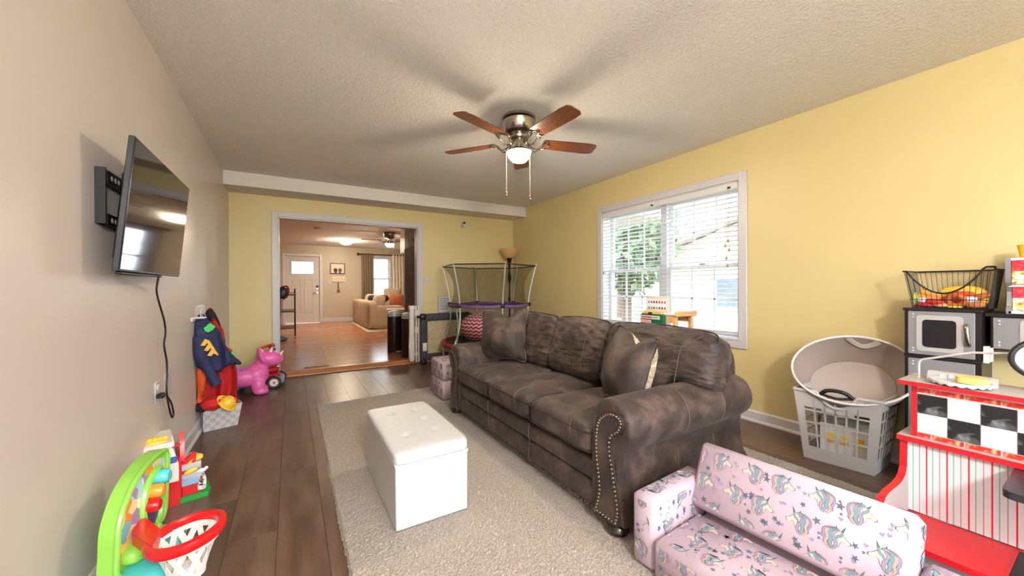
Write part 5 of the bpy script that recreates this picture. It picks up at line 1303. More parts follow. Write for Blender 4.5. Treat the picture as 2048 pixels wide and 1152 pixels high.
# local: x away from wall, y depth along the wall; the white gable end faces the photographer
b = MB(); b.prism([(-.10, 0), (.055, 0), (.055, .20), (.03, .30), (-.02, .335), (-.08, .325), (-.10, .30)], 0, .012, lambda a, e, h: (a, h, e)); b.build('gable_end', TW, FM, smooth=30)
b = MB(); b.box((-.10, -.004, 0), (.056, .0, .125)); b.build('red_lower_end', TR_, FM, smooth=0)
b = MB(); b.prism([(-.075, .215), (-.03, .245), (-.022, .275), (-.05, .282), (-.062, .26), (-.085, .225)], -.008, 0, lambda a, e, h: (a, h, e)); b.box((-.035, -.008, .225), (.045, 0, .258), bev=.004); b.build('blue_flag', TB, FM, smooth=30)
b = MB()
for k in range(2): b.box((-.045+.022*k, -.006, .165), (-.032+.022*k, -.0, .205), R=rotm('Y', -14))
b.build('silo_doors', C_('toy_lightgrey', (206, 206, 210)), FM, kind='stuff')
b = MB(); b.box((-.105, -.008, .305), (.035, .26, .335), bev=.008); b.build('roof', TW, FM)
b = MB(); b.lathe([(.05, 0), (.045, .02), (.02, .03), (0, .03)], 10, (-.04, .05, .333), sy=.5)
for k in range(5): b.sbox((-.08+.02*k, .03, .355), (.012, .01, .012), 2, 4)
b.build('yellow_sun', TY, FM)
b = MB(); b.box((.048, 0, 0), (.062, .26, .25), bev=.003); b.build('red_front', TR_, FM)
b = MB(); b.prism([(.0, .22), (.09, .22), (.085, .30), (.06, .335), (.045, .365), (.03, .335), (.005, .29)], .056, .075, lambda a, e, h: (h, a, e)); b.build('red_cockerel', TR_, FM, smooth=30)
b = MB(); b.box((-.004, -.012, .334), (.03, .004, .344)); b.v = [(q[0]+.03, q[1]+.02, q[2]-.03) for q in b.v]; b.build('beak', TR_, FM)
b = MB(); b.prism([(.06, .13), (.12, .19), (.125, .235), (.115, .245), (.06, .20)], .03, .05, lambda a, e, h: (a, h, e)); b.build('red_door', TR_, FM, smooth=20)
b = MB(); b.prism([(.075, .155), (.10, .185), (.11, .212), (.09, .195)], .027, .03, lambda a, e, h: (a, h, e)); b.build('door_oval', TY, FM, smooth=20)
for z, x1 in ((.105, .15), (.155, .145)):
    b = MB(); b.box((.06, .02, z), (x1, .18, z+.035), bev=.006); b.build('stall_tray', C_('toy_grey', (190, 190, 198)), FM)
b = MB(); b.box((.06, .015, .075), (.14, .03, .115), bev=.005); b.build('blue_window', C_('toy_paleblue', (150, 180, 206)), FM)
b = MB(); b.box((.06, .02, .02), (.145, .18, .105), bev=.006); b.build('red_stall', TR_, FM)
b = MB(); b.box((.125, .015, .03), (.165, .15, .10), bev=.008); b.build('printed_wall', m_confetti('barn_print', [(236, 234, 232), (236, 232, 228), (60, 60, 70), (236, 234, 230), (190, 60, 60)], 60), FM)
b = MB(); b.prism([(.055, .0), (.17, .0), (.185, .04), (.185, .16), (.055, .2)], 0, .025, lambda a, e, h: (a, e, h)); b.build('green_base', C_('barn_green', (30, 160, 60)), FM, smooth=20)
b = MB(); b.sbox((.10, .01, .155), (.03, .008, .012), 2.4, 6, None, rotm('Y', -15)); b.build('yellow_handle', TY, FM)
b = MB(); b.sbox((.13, .06, .205), (.026, .03, .016), 2.2, 6); b.sbox((.11, .06, .225), (.016, .02, .012), 2, 5, mi=1); b.build('duck_toy', [TY, TW], FM)
b = MB(); b.sbox((.145, .03, .135), (.022, .012, .012), 2, 6); b.sbox((.165, .03, .143), (.010, .009, .009), 2, 5); b.build('cow_toy', C_('cow_white', (230, 228, 232)), FM)
# ---- grey playset box and blue slide behind the hoop
p = PZ(322, 1048); GB = T('pale_playset_box', 'pale grey toy box with pink heart behind the basketball hoop', 'toy box', (p[0]-.03, p[1]+.03, 0), 8)
b = MB(); b.box((-.12, 0, 0), (.03, .12, .175), bev=.006); b.build('box_body', C_('playset_grey', (206, 204, 210)), GB)
b = MB(); b.sbox((-.05, -.002, .115), (.022, .004, .02), 2.2, 6); b.build('pink_heart', C_('playset_pink', (232, 60, 170)), GB)
b = MB(); b.box((.0, -.003, .06), (.004, 0, .09)); b.build('printed_mark', C_('playset_rose', (196, 70, 110)), GB, smooth=0)
b = MB(); b.sbox((-.02, -.02, .025), (.06, .03, .025), 3, 8); b.build('turquoise_foot', TT, GB)
b = MB(); b.prism([(-.12, .23), (-.085, .25), (.015, .185), (.035, .15), (.02, .14), (-.01, .17), (-.10, .215)], .0, .05, lambda a, e, h: (a, h, e)); b.build('blue_slide', C_('slide_blue', (70, 84, 130)), GB, smooth=20)
b = MB(); b.prism([(-.10, .178), (.02, .178), (.015, .2), (-.08, .235), (-.10, .235)], .02, .07, lambda a, e, h: (a, h, e)); b.build('green_ramp', C_('ramp_green', (160, 196, 60)), GB, smooth=20)
# ---- basketball activity toy
HO = np.array((-.485, 1.92, 0)); HB = T('basketball_toy', 'green toy backboard with red hoop and white net', 'toy hoop', tuple(HO), 0)
# backboard in an upright plane turned a little to the room ; local a along the wall (far = +), z up
Rb_ = rotm('Z', -9)
def bb(a, e, h): return tuple(np.array((h, a, e)) @ Rb_.T)
outl = cat([(-.27, .155), (-.275, .25), (-.25, .36), (-.13, .455), (.06, .50), (.24, .50), (.30, .47), (.30, .40), (.28, .30), (.25, .20), (.12, .17), (-.10, .150)], 5, True); outl = [(q[0]*.62, .155+(q[1]-.155)*.91) for q in outl]
b = MB(); b.prism(outl, -.045, .0, bb); b.build('backboard', TG, HB, smooth=35)
b = MB(); b.tube([bb(q[0]*.97, .325+(q[1]-.325)*.95, .002) for q in outl], .010, 8, closed=True); b.build('raised_border', TG, HB)
inn = [(q[0]*.86, .325+(q[1]-.325)*.80) for q in outl]
b = MB(); b.prism(inn, -.001, .0025, bb); b.build('sticker_field', m_confetti('sticker_print', [(246, 206, 110), (170, 210, 226), (240, 150, 60), (160, 130, 190), (236, 232, 220), (110, 190, 200), (244, 220, 160)], 26), HB, smooth=0)
ring = cat([(.02, .20), (-.02, .30), (.02, .39), (.10, .41), (.125, .34), (.115, .24), (.07, .19)], 5, True)
b = MB(); b.tube([bb(q[0], q[1], .006) for q in ring], .014, 8, closed=True); b.build('target_frame', TG, HB)
b = MB(); b.prism([(q[0]*.9+.01, .31+(q[1]-.31)*.86) for q in ring], .001, .005, bb); b.build('purple_target', C_('toy_purple', (84, 42, 120)), HB, smooth=20)
for nm, a, e, r, m in (('red_knob', -.0, .31, .025, TR_), ('orange_knob', .03, .35, .026, C_('toy_orange', (240, 150, 50))), ('turquoise_knob', .075, .385, .028, TT)):
    b = MB(); b.lathe([(0, .05), (r*.7, .048), (r, .036), (r, 0)], 18, bb(a, e, .004), Rm=Rb_ @ rotm('Y', 90)); b.build(nm, m, HB)
b = MB(); b.sbox(bb(-.05, .20, .02), (.04, .10, .035), 2.6, 10, None, Rb_); b.build('hoop_bracket', TG, HB)
hc = PZ(374, 1066, .27)-HO; Rh, rh2 = .098, .098
hoop = [(hc[0]+Rh*math.cos(a), hc[1]+rh2*math.sin(a), .27+.01*math.cos(a)) for a in np.linspace(0, 2*math.pi, 49)[:-1]]
b = MB(); n = len(hoop); V = []
for (x, y, z) in hoop:
    d = np.array((x-hc[0], y-hc[1])); d /= np.linalg.norm(d)
    for (o, zz) in ((.012, .014), (-.006, .016), (-.012, -.002), (-.008, -.016), (.010, -.018), (.016, -.004)): V.append((x+d[0]*o, y+d[1]*o, z+zz))
b.add(V, [[6*i+k, 6*((i+1) % n)+k, 6*((i+1) % n)+(k+1) % 6, 6*i+(k+1) % 6] for i in range(n) for k in range(6)]); b.build('hoop', TR_, HB, smooth=50)
e = np.array((hc[0]-Rh, hc[1])); s_ = np.array((-.0, -.06)); dv = e-s_
b = MB(); b.prism([(s_[0], s_[1]-.055), (e[0]+.02, e[1]-.05), (e[0]+.02, e[1]+.05), (s_[0], s_[1]+.055)], .235, .28, lambda a, c, h: (a, c, h)); b.build('hoop_neck', TR_, HB, smooth=0)
# net: plastic lattice straps
b = MB(); NS = 9
for k in range(NS):
    for sgn in (-1, 1):
        L = []
        for j in range(8):
            t = j/7; a = 2*math.pi*k/NS+sgn*t*.70; r = Rh-.008-.040*t**.8; L.append((hc[0]+r*math.cos(a), hc[1]+r*math.sin(a), .258-.125*t))
        V = []
        for j, q in enumerate(L):
            tt = np.array(L[min(j+1, 7)])-np.array(L[max(j-1, 0)]); rr = np.array((q[0]-hc[0], q[1]-hc[1], 0)); rr /= np.linalg.norm(rr); w = np.cross(tt, rr); w = w/np.linalg.norm(w)*.0095; q = np.array(q); V += [q-w+rr*.001, q+w+rr*.001, q+w-rr*.0015, q-w-rr*.0015]
        b.add(V, [[4*i+j, 4*i+(j+1) % 4, 4*i+4+(j+1) % 4, 4*i+4+j] for i in range(7) for j in range(4)])
for z, r in ((.252, Rh-.008), (.134, Rh-.048)):
    V = []; m = 48
    for k in range(m):
        a = 2*math.pi*k/m; V += [(hc[0]+rr*math.cos(a), hc[1]+rr*math.sin(a), z+zz) for rr, zz in ((r+.002, .011), (r+.002, -.011), (r-.002, -.011), (r-.002, .011))]
    b.add(V, [[4*i+j, 4*i+(j+1) % 4, (4*(i+1)+(j+1) % 4) % (4*m), (4*(i+1)+j) % (4*m)] for i in range(m) for j in range(4)])
b.build('net', TW, HB, smooth=30, kind='stuff')
b = MB(); b.sbox((.02, -.08, .08), (.10, .16, .085), (3, 4, 4), 12); b.build('base', TT, HB, smooth=60)
b = MB(); b.sbox((.02, .02, .13), (.05, .10, .06), 3, 10); b.build('base_tower', C_('toy_teal', (100, 190, 196)), HB, smooth=60)
b = MB(); b.sbox((.085, .12, .13), (.02, .05, .035), 2.4, 8); b.build('printed_drum', m_confetti('drum_print', [(236, 232, 226), (80, 150, 160), (190, 120, 70), (230, 226, 220)], 50), HB)
p = PZ(322, 1146, .06); YB_ = T('yellow_ball_kicker', 'yellow toy leg holding a small soccer ball under the net', 'toy', (p[0], p[1], 0))
b = MB(); b.sbox((-.01, 0, .07), (.07, .06, .065), 2.4, 10); b.build('yellow_shell', TY, YB_, smooth=60)
b = MB(); b.sbox((.055, .0, .065), (.03, .03, .025), 2.2, 8); b.build('orange_cuff', C_('toy_orange', (240, 150, 50)), YB_, smooth=60)
b = MB(); b.sbox((.085, -.0, .045), (.036, .036, .036), 2, 10); b.build('soccer_ball', m_confetti('soccer_print', [(236, 234, 232), (236, 234, 232), (30, 30, 34), (236, 234, 232)], 28), YB_, smooth=60)
# ================================================================== far right corner: trampoline, lamp, bean bag, gates
TC = np.array((2.43, 4.74)); cx2 = np.array(RT[:2])/np.linalg.norm(RT[:2]); fx2 = np.array((-cx2[1], cx2[0]))
TP = T('trampoline', 'small enclosed trampoline with purple padded ring in the corner', 'trampoline', (TC[0], TC[1], 0))
lat = [(.375, -.927), (-.616, -.788), (-.99, .139), (-.375, .927), (.616, .788), (.99, -.139)]
D6 = [cx2*a+fx2*c for a, c in lat]
POLE = M('pale_steel_tube', (176, 174, 168), .35, .5); MAUVE = M('purple_foam', (112, 78, 128), .6, var=.25, vs=9)
def tp(d, r, z): return (d[0]*r, d[1]*r, z)
for d in D6:
    b = MB(); b.tube(cat([tp(d, .67, .0), tp(d, .67, .34), tp(d, .60, .52), tp(d, .565, .70), tp(d, .568, .90), tp(d, .60, 1.12), tp(d, .685, 1.46)], 5), .011, 8); b.build('pole', POLE, TP)
    b = MB(); b.sbox(tp(d, .572, .89), (.03, .03, .028), 3, 5); b.build('clamp', BLACK, TP)
for i in range(6):
    a, c = D6[i], D6[(i+1) % 6]
    b = MB(); b.tube([tuple(np.array(tp(a, .68, 1.43))*1.0), tp(c, .68, 1.43)], .008, 7); b.build('top_bar', BLACK, TP)
b = MB(); L = [tp(D6[i]*(1-t)+D6[(i+1) % 6]*t, .56*(1+.10*math.sin(math.pi*t)), .885-.012*math.sin(math.pi*t)) for i in range(6) for t in np.linspace(0, 1, 7)[:-1]]
b.tube(L, .024, 9, closed=True); b.build('padded_ring', MAUVE, TP)
def netf(u, v):
    k = u*6; i = int(k) % 6; t = k-int(k); d = D6[i]*(1-t)+D6[(i+1) % 6]*t; z = .885+.545*v
    r = .55+.06*v**2+.07*v**6-.05*math.sin(math.pi*v); r *= (1+.10*math.sin(math.pi*t)*(1-v)); return tp(d, r, z)
b = MB(); b.grid(netf, 72, 14, cu=True); b.build('enclosure_net', m_net('black_netting', (26, 22, 22), .24), TP, recalc=False, smooth=60)
def netl(u, v):
    k = u*6; i = int(k) % 6; t = k-int(k); d = D6[i]*(1-t)+D6[(i+1) % 6]*t; z = .37+.49*v; return tp(d, .63-.08*v, z)
b = MB(); b.grid(netl, 48, 6, cu=True); b.build('lower_net', m_net('black_netting_low', (26, 22, 22), .2), TP, recalc=False, smooth=60)
b = MB(); L = [tp(D6[i]*(1-t)+D6[(i+1) % 6]*t, .655*(1+.13*math.sin(math.pi*t)), .355) for i in range(6) for t in np.linspace(0, 1, 7)[:-1]]
b.tube(L, .035, 8, closed=True); b.build('red_skirt', M('red_vinyl', (150, 34, 52), .45), TP)
b = MB(); V = [(0, 0, .36)]+[(q[0], q[1], .36) for q in L]; b.add(V, [[0, 1+i, 1+(i+1) % len(L)] for i in range(len(L))]); b.build('jump_mat', BLACK, TP, recalc=False)
b = MB(); b.tube(cat([tp(D6[1], .63, .84), tp(D6[1], .60, .62), tp(D6[1], .63, .40)], 5), .010, 6); b.v = [(q[0]-.02, q[1]-.05, q[2]) for q in b.v]; b.build('green_strap', C_('strap_green', (96, 140, 110), .6), TP)
# bean bag on the mat
bc = TC+cx2*-.04+fx2*-.16
BG = T('chevron_bean_bag', 'red and pink chevron bean bag inside the trampoline', 'bean bag', (bc[0], bc[1], .37))
me = MB(); nu, nv = 48, 24
def bag(u, v):
    a = 2*math.pi*u; ph = math.pi*(v-.5); r = math.cos(ph)**.7*.33; z = .205+.205*math.sin(ph)*(1 if ph > 0 else .98); r *= 1+.03*math.sin(3*a); return (r*math.cos(a), r*math.sin(a), max(z, 0))
me.grid(bag, nu+1, nv); o = me.build('bag', m_chevron(), BG, recalc=False, smooth=80)
uvl = o.data.uv_layers.new(name='UVMap')
vu = [(i/nu, j/(nv-1)) for i in range(nu+1) for j in range(nv)]
for lp in o.data.loops: uvl.data[lp.index].uv = vu[lp.vertex_index]
# floor lamp in the corner
lp = PY(1019, 560, 5.28); FLm = T('floor_lamp', 'dark torchiere floor lamp with amber glass bowl in the corner', 'floor lamp', (lp[0], 5.28, 0))
b = MB(); b.lathe([(.13, 0), (.13, .012), (.11, .022), (.04, .03), (.02, .05), (0, .05)], 28); b.build('base', DARKM, FLm)
b = MB(); b.lathe([(.011, .04), (.011, .9), (.02, .92), (.02, .96), (.011, .98), (.011, 1.20), (.024, 1.24), (.028, 1.30), (.018, 1.36), (.012, 1.42), (.02, 1.50), (.045, 1.60), (.05, 1.61), (0, 1.61)], 18); b.build('pole', DARKM, FLm)
b = MB(); b.lathe([(.05, 1.605), (.085, 1.63), (.12, 1.68), (.155, 1.76), (.150, 1.76), (.115, 1.685), (.08, 1.637), (.0, 1.615)], 32); b.build('glass_bowl', M('amber_glass', (206, 172, 112), .3), FLm)
b = MB(); b.tube([(-.02, -.02, 1.585), (-.05, -.05, 1.585)], .004, 6); b.build('switch_knob', DARKM, FLm)
# mesh baby gate against the back wall
GX0, GX1, GY = PY(842, 640, 5.36)[0], PY(936, 640, 5.36)[0], 5.36
MG = T('mesh_baby_gate', 'grey fabric mesh baby gate standing against the yellow wall', 'baby gate', (GX0, GY, 0))
w = GX1-GX0; GF = M('charcoal_fabric', (74, 70, 76), .8, var=.35, vs=14)
b = MB(); b.sbox((w/2, 0, .69), (w/2, .028, .055), (10, 3, 3), 16, lambda x, y, z: (x, y, z+.06*nz((x*9, 0, 0), 1.5))); b.build('top_rail', GF, MG, smooth=60)
b = MB(); b.sbox((w/2, 0, .105), (w/2, .028, .05), (10, 3, 3), 12); b.build('bottom_rail', GF, MG, smooth=60)
for x in (.045, w-.05):
    b = MB(); b.sbox((x, 0, .40), (.05, .026, .32), (4, 3, 8), 10); b.build('side_post', GF, MG, smooth=60)
b = MB(); b.box((.09, -.004, .15), (w-.09, .004, .65)); b.build('mesh_panel', m_net('pale_mesh', (236, 226, 196), .30), MG, smooth=0)
b = MB(); b.box((.015, -.034, .20), (.075, -.028, .32), bev=.002); b.build('label_tag', TW, MG)
for x in (.03, w-.02):
    b = MB(); b.sbox((x, -.02, .045), (.045, .045, .045), 2.4, 8); b.build('caster', BLACK, MG)
    b = MB(); b.sbox((x, 0, .70), (.05, .04, .05), 2.6, 8); b.build('corner_cap', BLACK, MG)
b = MB(); b.tube([(w, 0, .70), (w+.05, 0, .705)], .012); b.sbox((w+.055, 0, .705), (.02, .02, .02), 2, 6); b.build('latch_pin', DARKM, MG)
b = MB(); b.tube([(0, 0, .70), (-.04, 0, .705)], .012); b.sbox((-.045, 0, .705), (.02, .02, .02), 2, 6); b.build('latch_pin', BLACK, MG)
# white retractable gate at the doorway
WG = T('white_baby_gate', 'white folded baby gate standing at the doorway jamb', 'baby gate', (1.575, 5.50, 0))
WGM = C_('gate_white', (222, 216, 208), .45)
b = MB(); b.sbox((-.045, -.02, .43), (.038, .035, .40), (3, 3, 16), 10, lambda x, y, z: (x*(1+.15*(z < 0)), y, z)); b.build('rolled_screen', WGM, WG, smooth=60)
b = MB(); b.box((-.085, -.05, .80), (-.0, .02, .865), bev=.01); b.build('top_cap', WGM, WG)
for x in (.02, .058):
    b = MB(); b.box((x-.012, -.035, .02), (x+.012, .0, .86), bev=.004); b.build('upright', WGM, WG)
for z in (.12, .45, .70):
    b = MB(); b.box((.0, -.03, z), (.07, -.008, z+.10 if z > .4 else z+.05), bev=.004); b.build('crosspiece', WGM, WG)
b = MB(); b.box((-.095, -.06, .22), (-.06, -.04, .30), bev=.006); b.build('latch', WGM, WG)
# ---- wooden activity table with board, and the green case on the sofa back
tb = PX(1371, 622, 2.98); AT = T('wooden_activity_table', 'light wooden table with rounded rails before the window', 'table', (2.98, tb[1]+.165, 0))
LW = m_wood('birch_wood', (196, 150, 92), (226, 186, 130), (3, 14, 14), .45); zt = tb[2]-.02
for x, y in ((-.10, -.135), (-.10, .135), (.12, -.135), (.12, .135)):
    b = MB(); b.box((x-.018, y-.018, 0), (x+.018, y+.018, zt-.02), bev=.006); b.build('leg', LW, AT)
b = MB(); b.box((-.13, -.155, zt-.02), (.15, .155, zt), bev=.004); b.build('table_top', M('table_white', (232, 232, 232), .3), AT)
b = MB(); b.box((-.125, -.13, zt-.085), (-.105, .13, zt-.025), bev=.003); b.box((.125, -.13, zt-.085), (.145, .13, zt-.025), bev=.003); b.build('apron', LW, AT, kind='stuff')
for y in (-.165, .165):
    b = MB(); b.box((-.14, y-.010, zt-.03), (.16, y+.010, zt+.018), bev=.008); b.build('end_rail', LW, AT)
p0, p1 = PX(1292, 590, 2.97), PX(1338, 622, 2.97)
AB = T('picture_board', 'pale board with two rows of tiny pictures on the wooden table', 'board', (2.97, (p0[1]+p1[1])/2, zt+.001))
hw_, hh = (p0[1]-p1[1])/2, p0[2]-p1[2]
b = MB(); b.box((0, -hw_, .0), (.014, hw_, hh+.0), bev=.006); b.build('frame', M('board_birch', (226, 212, 196), .5), AB)
b = MB(); b.box((-.001, -hw_+.016, .03), (.0, hw_-.006, hh-.02)); b.build('sheet', M('board_sheet', (232, 232, 240), .5), AB, smooth=0)
b = MB(); rng = random.Random(6); cl = [M('pic_red', (190, 60, 66), .6), M('pic_navy', (60, 62, 90), .6), M('pic_teal', (90, 160, 150), .6)]
for r_ in range(2):
    for k in range(7):
        y = hw_-.035-k*(2*hw_-.06)/6.6; z = hh-.055-.055*r_; b.box((-.0018, y-.008, z-.010), (-.0011, y+.008, z+.010), mi=rng.randrange(3))
b.build('tiny_pictures', cl, AB, smooth=0, kind='stuff')
g0, g1 = PX(1285, 626, 2.19), PX(1328, 648, 2.19)
GC = T('green_game_case', 'green game case with red lettered labels on the sofa back', 'game case', (2.19, (g0[1]+g1[1])/2, .832))
hw_ = (g0[1]-g1[1])/2; hz = g0[2]-.832
b = MB(); b.prism([(-hw_, 0), (hw_, 0), (hw_, hz-.012), (hw_-.012, hz), (-hw_+.012, hz), (-hw_, hz-.012)], -.02, .02, lambda a, e, h: (h, a, e)); b.build('case', C_('case_green', (20, 92, 66), .35), GC, smooth=25)
b = MB(); b.prism([(-hw_+.01, hz), (hw_-.016, hz), (hw_-.02, hz+.014), (-hw_+.016, hz+.014)], -.018, .018, lambda a, e, h: (h, a, e)); b.build('tan_lid', C_('case_tan', (206, 164, 96), .5), GC, smooth=25)
b = MB(); b.box((-.024, -.008, hz-.004), (.02, .022, hz+.012)); b.build('clasp', C_('clasp_green', (16, 60, 44), .4), GC, smooth=0)
b = MB(); b.box((-.0212, -hw_+.018, hz-.036), (-.0202, hw_-.006, hz-.012)); lab1 = b.build('upper_label', C_('case_label', (226, 220, 212), .5), GC, smooth=0)
b = MB(); b.box((-.0212, -.0, hz-.075), (-.0202, hw_-.004, hz-.044)); b.build('lower_label', C_('case_label', (226, 220, 212)), GC, smooth=0)
b = MB(); rng = random.Random(9); y = hw_-.012
while y > -.0: wd = rng.uniform(.006, .010); b.box((-.0222, y-wd, hz-.031), (-.0213, y, hz-.017), mi=0); y -= wd+.003
while y > -hw_+.03: wd = rng.uniform(.005, .008); b.box((-.0222, y-wd, hz-.028), (-.0213, y, hz-.020), mi=1); y -= wd+.003
b.box((-.0222, .004, hz-.073), (-.0213, hw_-.006, hz-.062), mi=0); y = hw_-.012
while y > .012: b.box((-.0222, y-.007, hz-.057), (-.0213, y, hz-.049), mi=0); y -= .011
b.build('lettering', [C_('letter_red', (190, 44, 44), .5), C_('letter_grey', (120, 116, 112), .5)], GC, smooth=0, kind='stuff')
ty = PX(1476, 842, 2.275)
b = MB(); b.tube([(2.262, ty[1]+.06, .80), (2.275, ty[1]+.01, .45), (2.275, ty[1], ty[2]+.05), (2.275, ty[1], ty[2]+.03), (2.275, ty[1], ty[2]-.02), (2.275, ty[1], ty[2]-.05)], [.002, .002, .003, .010, .012, .004], 6); b.build('green_tassel', C_('tassel_green', (24, 130, 84), .6), label='green tassel hanging behind the near sofa arm', category='tassel')
# ================================================================== the far room's furniture
TPE = M('beige_upholstery', (190, 166, 142), .9, bump=.15, bs=90, var=.1, vs=5)
s0 = PZ(737, 661, ZF); FS = T('far_sofa', 'beige corner sofa seen through the doorway', 'sofa', (s0[0], s0[1], ZF+.013), 0)
D = YF-.25-s0[1]
b = MB(); b.sbox((.12, D/2, .36), (.13, D/2, .36), (5, 14, 7), 16, lambda x, y, z: (x-.18*(1-z)*0, y, z)); b.build('back', TPE, FS, smooth=60)
b = MB(); b.sbox((.50, .13, .30), (.42, .13, .30), (8, 5, 6), 14); b.build('arm', TPE, FS, smooth=60)
b = MB(); b.sbox((.55, D/2, .22), (.38, D/2-.02, .20), (8, 14, 6), 12); b.build('seat_base', TPE, FS, smooth=60)
for k in range(3):
    b = MB(); b.sbox((.33, .50+.62*k, .66), (.13, .30, .22), (3, 5, 4), 12, None, rotm('Y', 14)); b.build('back_cushion', TPE, FS, smooth=70)
    b = MB(); b.sbox((.60, .52+.62*k, .46), (.32, .30, .08), (6, 6, 3), 10); b.build('seat_cushion', TPE, FS, smooth=70)
b = MB(); b.sbox((1.6, D-.30, .36), (.95, .30, .30), (12, 6, 6), 12); b.build('chaise_base', TPE, FS, smooth=60)
b = MB(); b.sbox((1.6, D-.10, .56), (.95, .12, .28), (12, 4, 5), 12); b.build('chaise_back', TPE, FS, smooth=60)
def cush(label, u, v, y, s, mat, rz, tl):
    q = PY(u, v, y); t = T('scatter_cushion', label, 'cushion', (q[0], q[1], q[2]), rz, 'scatter cushions on the far sofa')
    b = MB(); b.sbox((0, 0, 0), (s, s*.32, s), (6, 2.2, 6), 12, lambda x, z, y2: (x*(1-.06*(1-y2*y2)), z*(.15+.9*(1-abs(x)**3)*(1-abs(y2)**3)), y2*(1-.06*(1-x*x))), rotm('X', tl)); b.build('cover', mat, t, smooth=70)
RUST = C_('rust_fabric', (180, 104, 70), .85); CRMF = C_('cream_fabric', (224, 204, 168), .85)
cush('rust orange cushion leaning on the near beige back cushion', 759, 605, 10.3, .19, RUST, -50, -14); cush('cream cushion in the middle of the far sofa', 774, 604, 11.3, .2, CRMF, 5, -12)
cush('rust orange cushion in the far sofa corner by the tall cabinet', 794, 603, 11.0, .22, RUST, 0, -12); cush('beige cushion behind the rust one on the far sofa', 786, 594, 12.2, .30, TPE, 0, -10)
q = PY(757, 597, 10.9); BL = T('navy_throw', 'dark navy throw draped on the far sofa back', 'blanket', q)
b = MB(); b.sbox((0, 0, 0), (.28, .25, .10), 2.6, 12, lambda x, y, z: (x, y, z+.35*nz((x*2, y*2, z), 1.6))); b.build('cloth', C_('navy_cloth', (36, 36, 50), .9), BL, smooth=70)
# side table
q = PZ(802, 668, ZF+.60); q = PY(800, 622, 8.6); ST = T('side_table', 'round white-topped side table beside the far sofa', 'table', (q[0], 8.6, ZF))
b = MB(); b.lathe([(.29, .56), (.30, .57), (.30, .595), (.0, .595)], 32); b.build('table_top', M('marble_white', (222, 220, 222), .2), ST)
for a in (20, 140, 260):
    b = MB(); b.tube([(.2*math.cos(R(a)), .2*math.sin(R(a)), 0), (.13*math.cos(R(a)), .13*math.sin(R(a)), .565)], [.022, .035], 10); b.build('leg', m_wood('table_leg_birch', (190, 150, 110), (220, 186, 146)), ST)
# rug under the far sofa
q = PZ(735, 662, ZF); b = MB(); b.box((q[0]-.05, q[1]-.36, ZF), (q[0]+2.2, q[1]+2.6, ZF+.012)); o = b.build('patterned_rug', m_confetti('far_rug_print', [(214, 200, 176), (200, 182, 154), (180, 160, 132), (220, 206, 184)], 18), label='cream patterned rug under the far sofa', category='rug', smooth=0)
# trash cans
def can(label, x, y):
    t = T('pedal_bin', label, 'trash can', (x, y, ZF), 20, 'brown pedal bins')
    b = MB(); b.lathe([(.125, .02), (.13, .03), (.13, .60), (.12, .61), (0, .61)], 28, sy=.85); b.build('bin_body', M('bin_brown', (44, 24, 22), .3, .3), t)
    b = MB(); b.lathe([(.134, .60), (.138, .61), (.138, .635), (.132, .64), (0, .64)], 28, sy=.85); b.build('collar', SIL2, t)
    b = MB(); b.lathe([(.130, .645), (.128, .665), (.10, .685), (.04, .695), (0, .695)], 28, sy=.85); b.build('lid', M('bin_lid', (206, 196, 180), .35), t)
    b = MB(); b.box((-.05, -.16, .01), (.05, -.09, .03), bev=.006); b.build('pedal', SIL2, t)
    b = MB(); b.lathe([(.13, 0), (.132, .02), (0, .02)], 24, sy=.85); b.build('base_ring', BLACK, t)
q0, q1 = PZ(792, 706, ZF), PZ(812, 713, ZF)
can('brown pedal bin standing further from the white gate', q0[0]+.02, q0[1]+.14); can('brown pedal bin standing right beside the white gate', q1[0]+.06, q1[1]-.02)
# tall brown refrigerator
FRD = T('refrigerator', 'tall dark brown refrigerator side just beyond the doorway', 'refrigerator', (2.1, 6.27, ZF))
b = MB(); b.box((1.77, 5.82, ZF+.02), (2.45, 6.74, 1.84), bev=.008); b.build('cabinet', m_wood('fridge_brown', (84, 60, 50), (112, 84, 70), (10, 10, 1.2), .75), FRD, world=True)
b = MB(); b.box((1.765, 6.74, ZF+.06), (2.45, 6.80, 1.83), bev=.01); b.build('fridge_door', SIL, FRD, world=True)
b = MB(); b.box((1.80, 5.85, ZF), (2.42, 6.7, ZF+.02)); b.build('plinth', BLACK, FRD, world=True)
WK = T('black_tray', 'black curved pan on top of the refrigerator', 'pan', (2.05, 6.3, 1.84))
b = MB(); b.lathe([(.10, 0), (.24, .05), (.28, .12), (.27, .12), (.22, .055), (0, .012)], 28); b.build('pan_body', BLACK, WK)
q = PY(812, 495, 7.3); b = MB(); b.box((q[0]-.05, 7.2, 1.80), (q[0]+.9, 7.55, 2.38), bev=.006); o = b.build('wall_cabinet_unit', M('cabinet_white', (226, 222, 214), .4), None); WCB = T('wall_cabinet', 'white wall cabinet beyond the refrigerator', 'cabinet', (q[0]+.4, 7.4, 1.8)); o.parent = WCB; o.location = -Vector(WCB.location); o.name = 'cabinet_box'
b = MB(); b.box((q[0], 7.19, 1.83), (q[0]+.40, 7.2, 2.35), bev=.004); o = b.build('cabinet_door', M('cabinet_white', (226, 222, 214)), WCB, world=True)
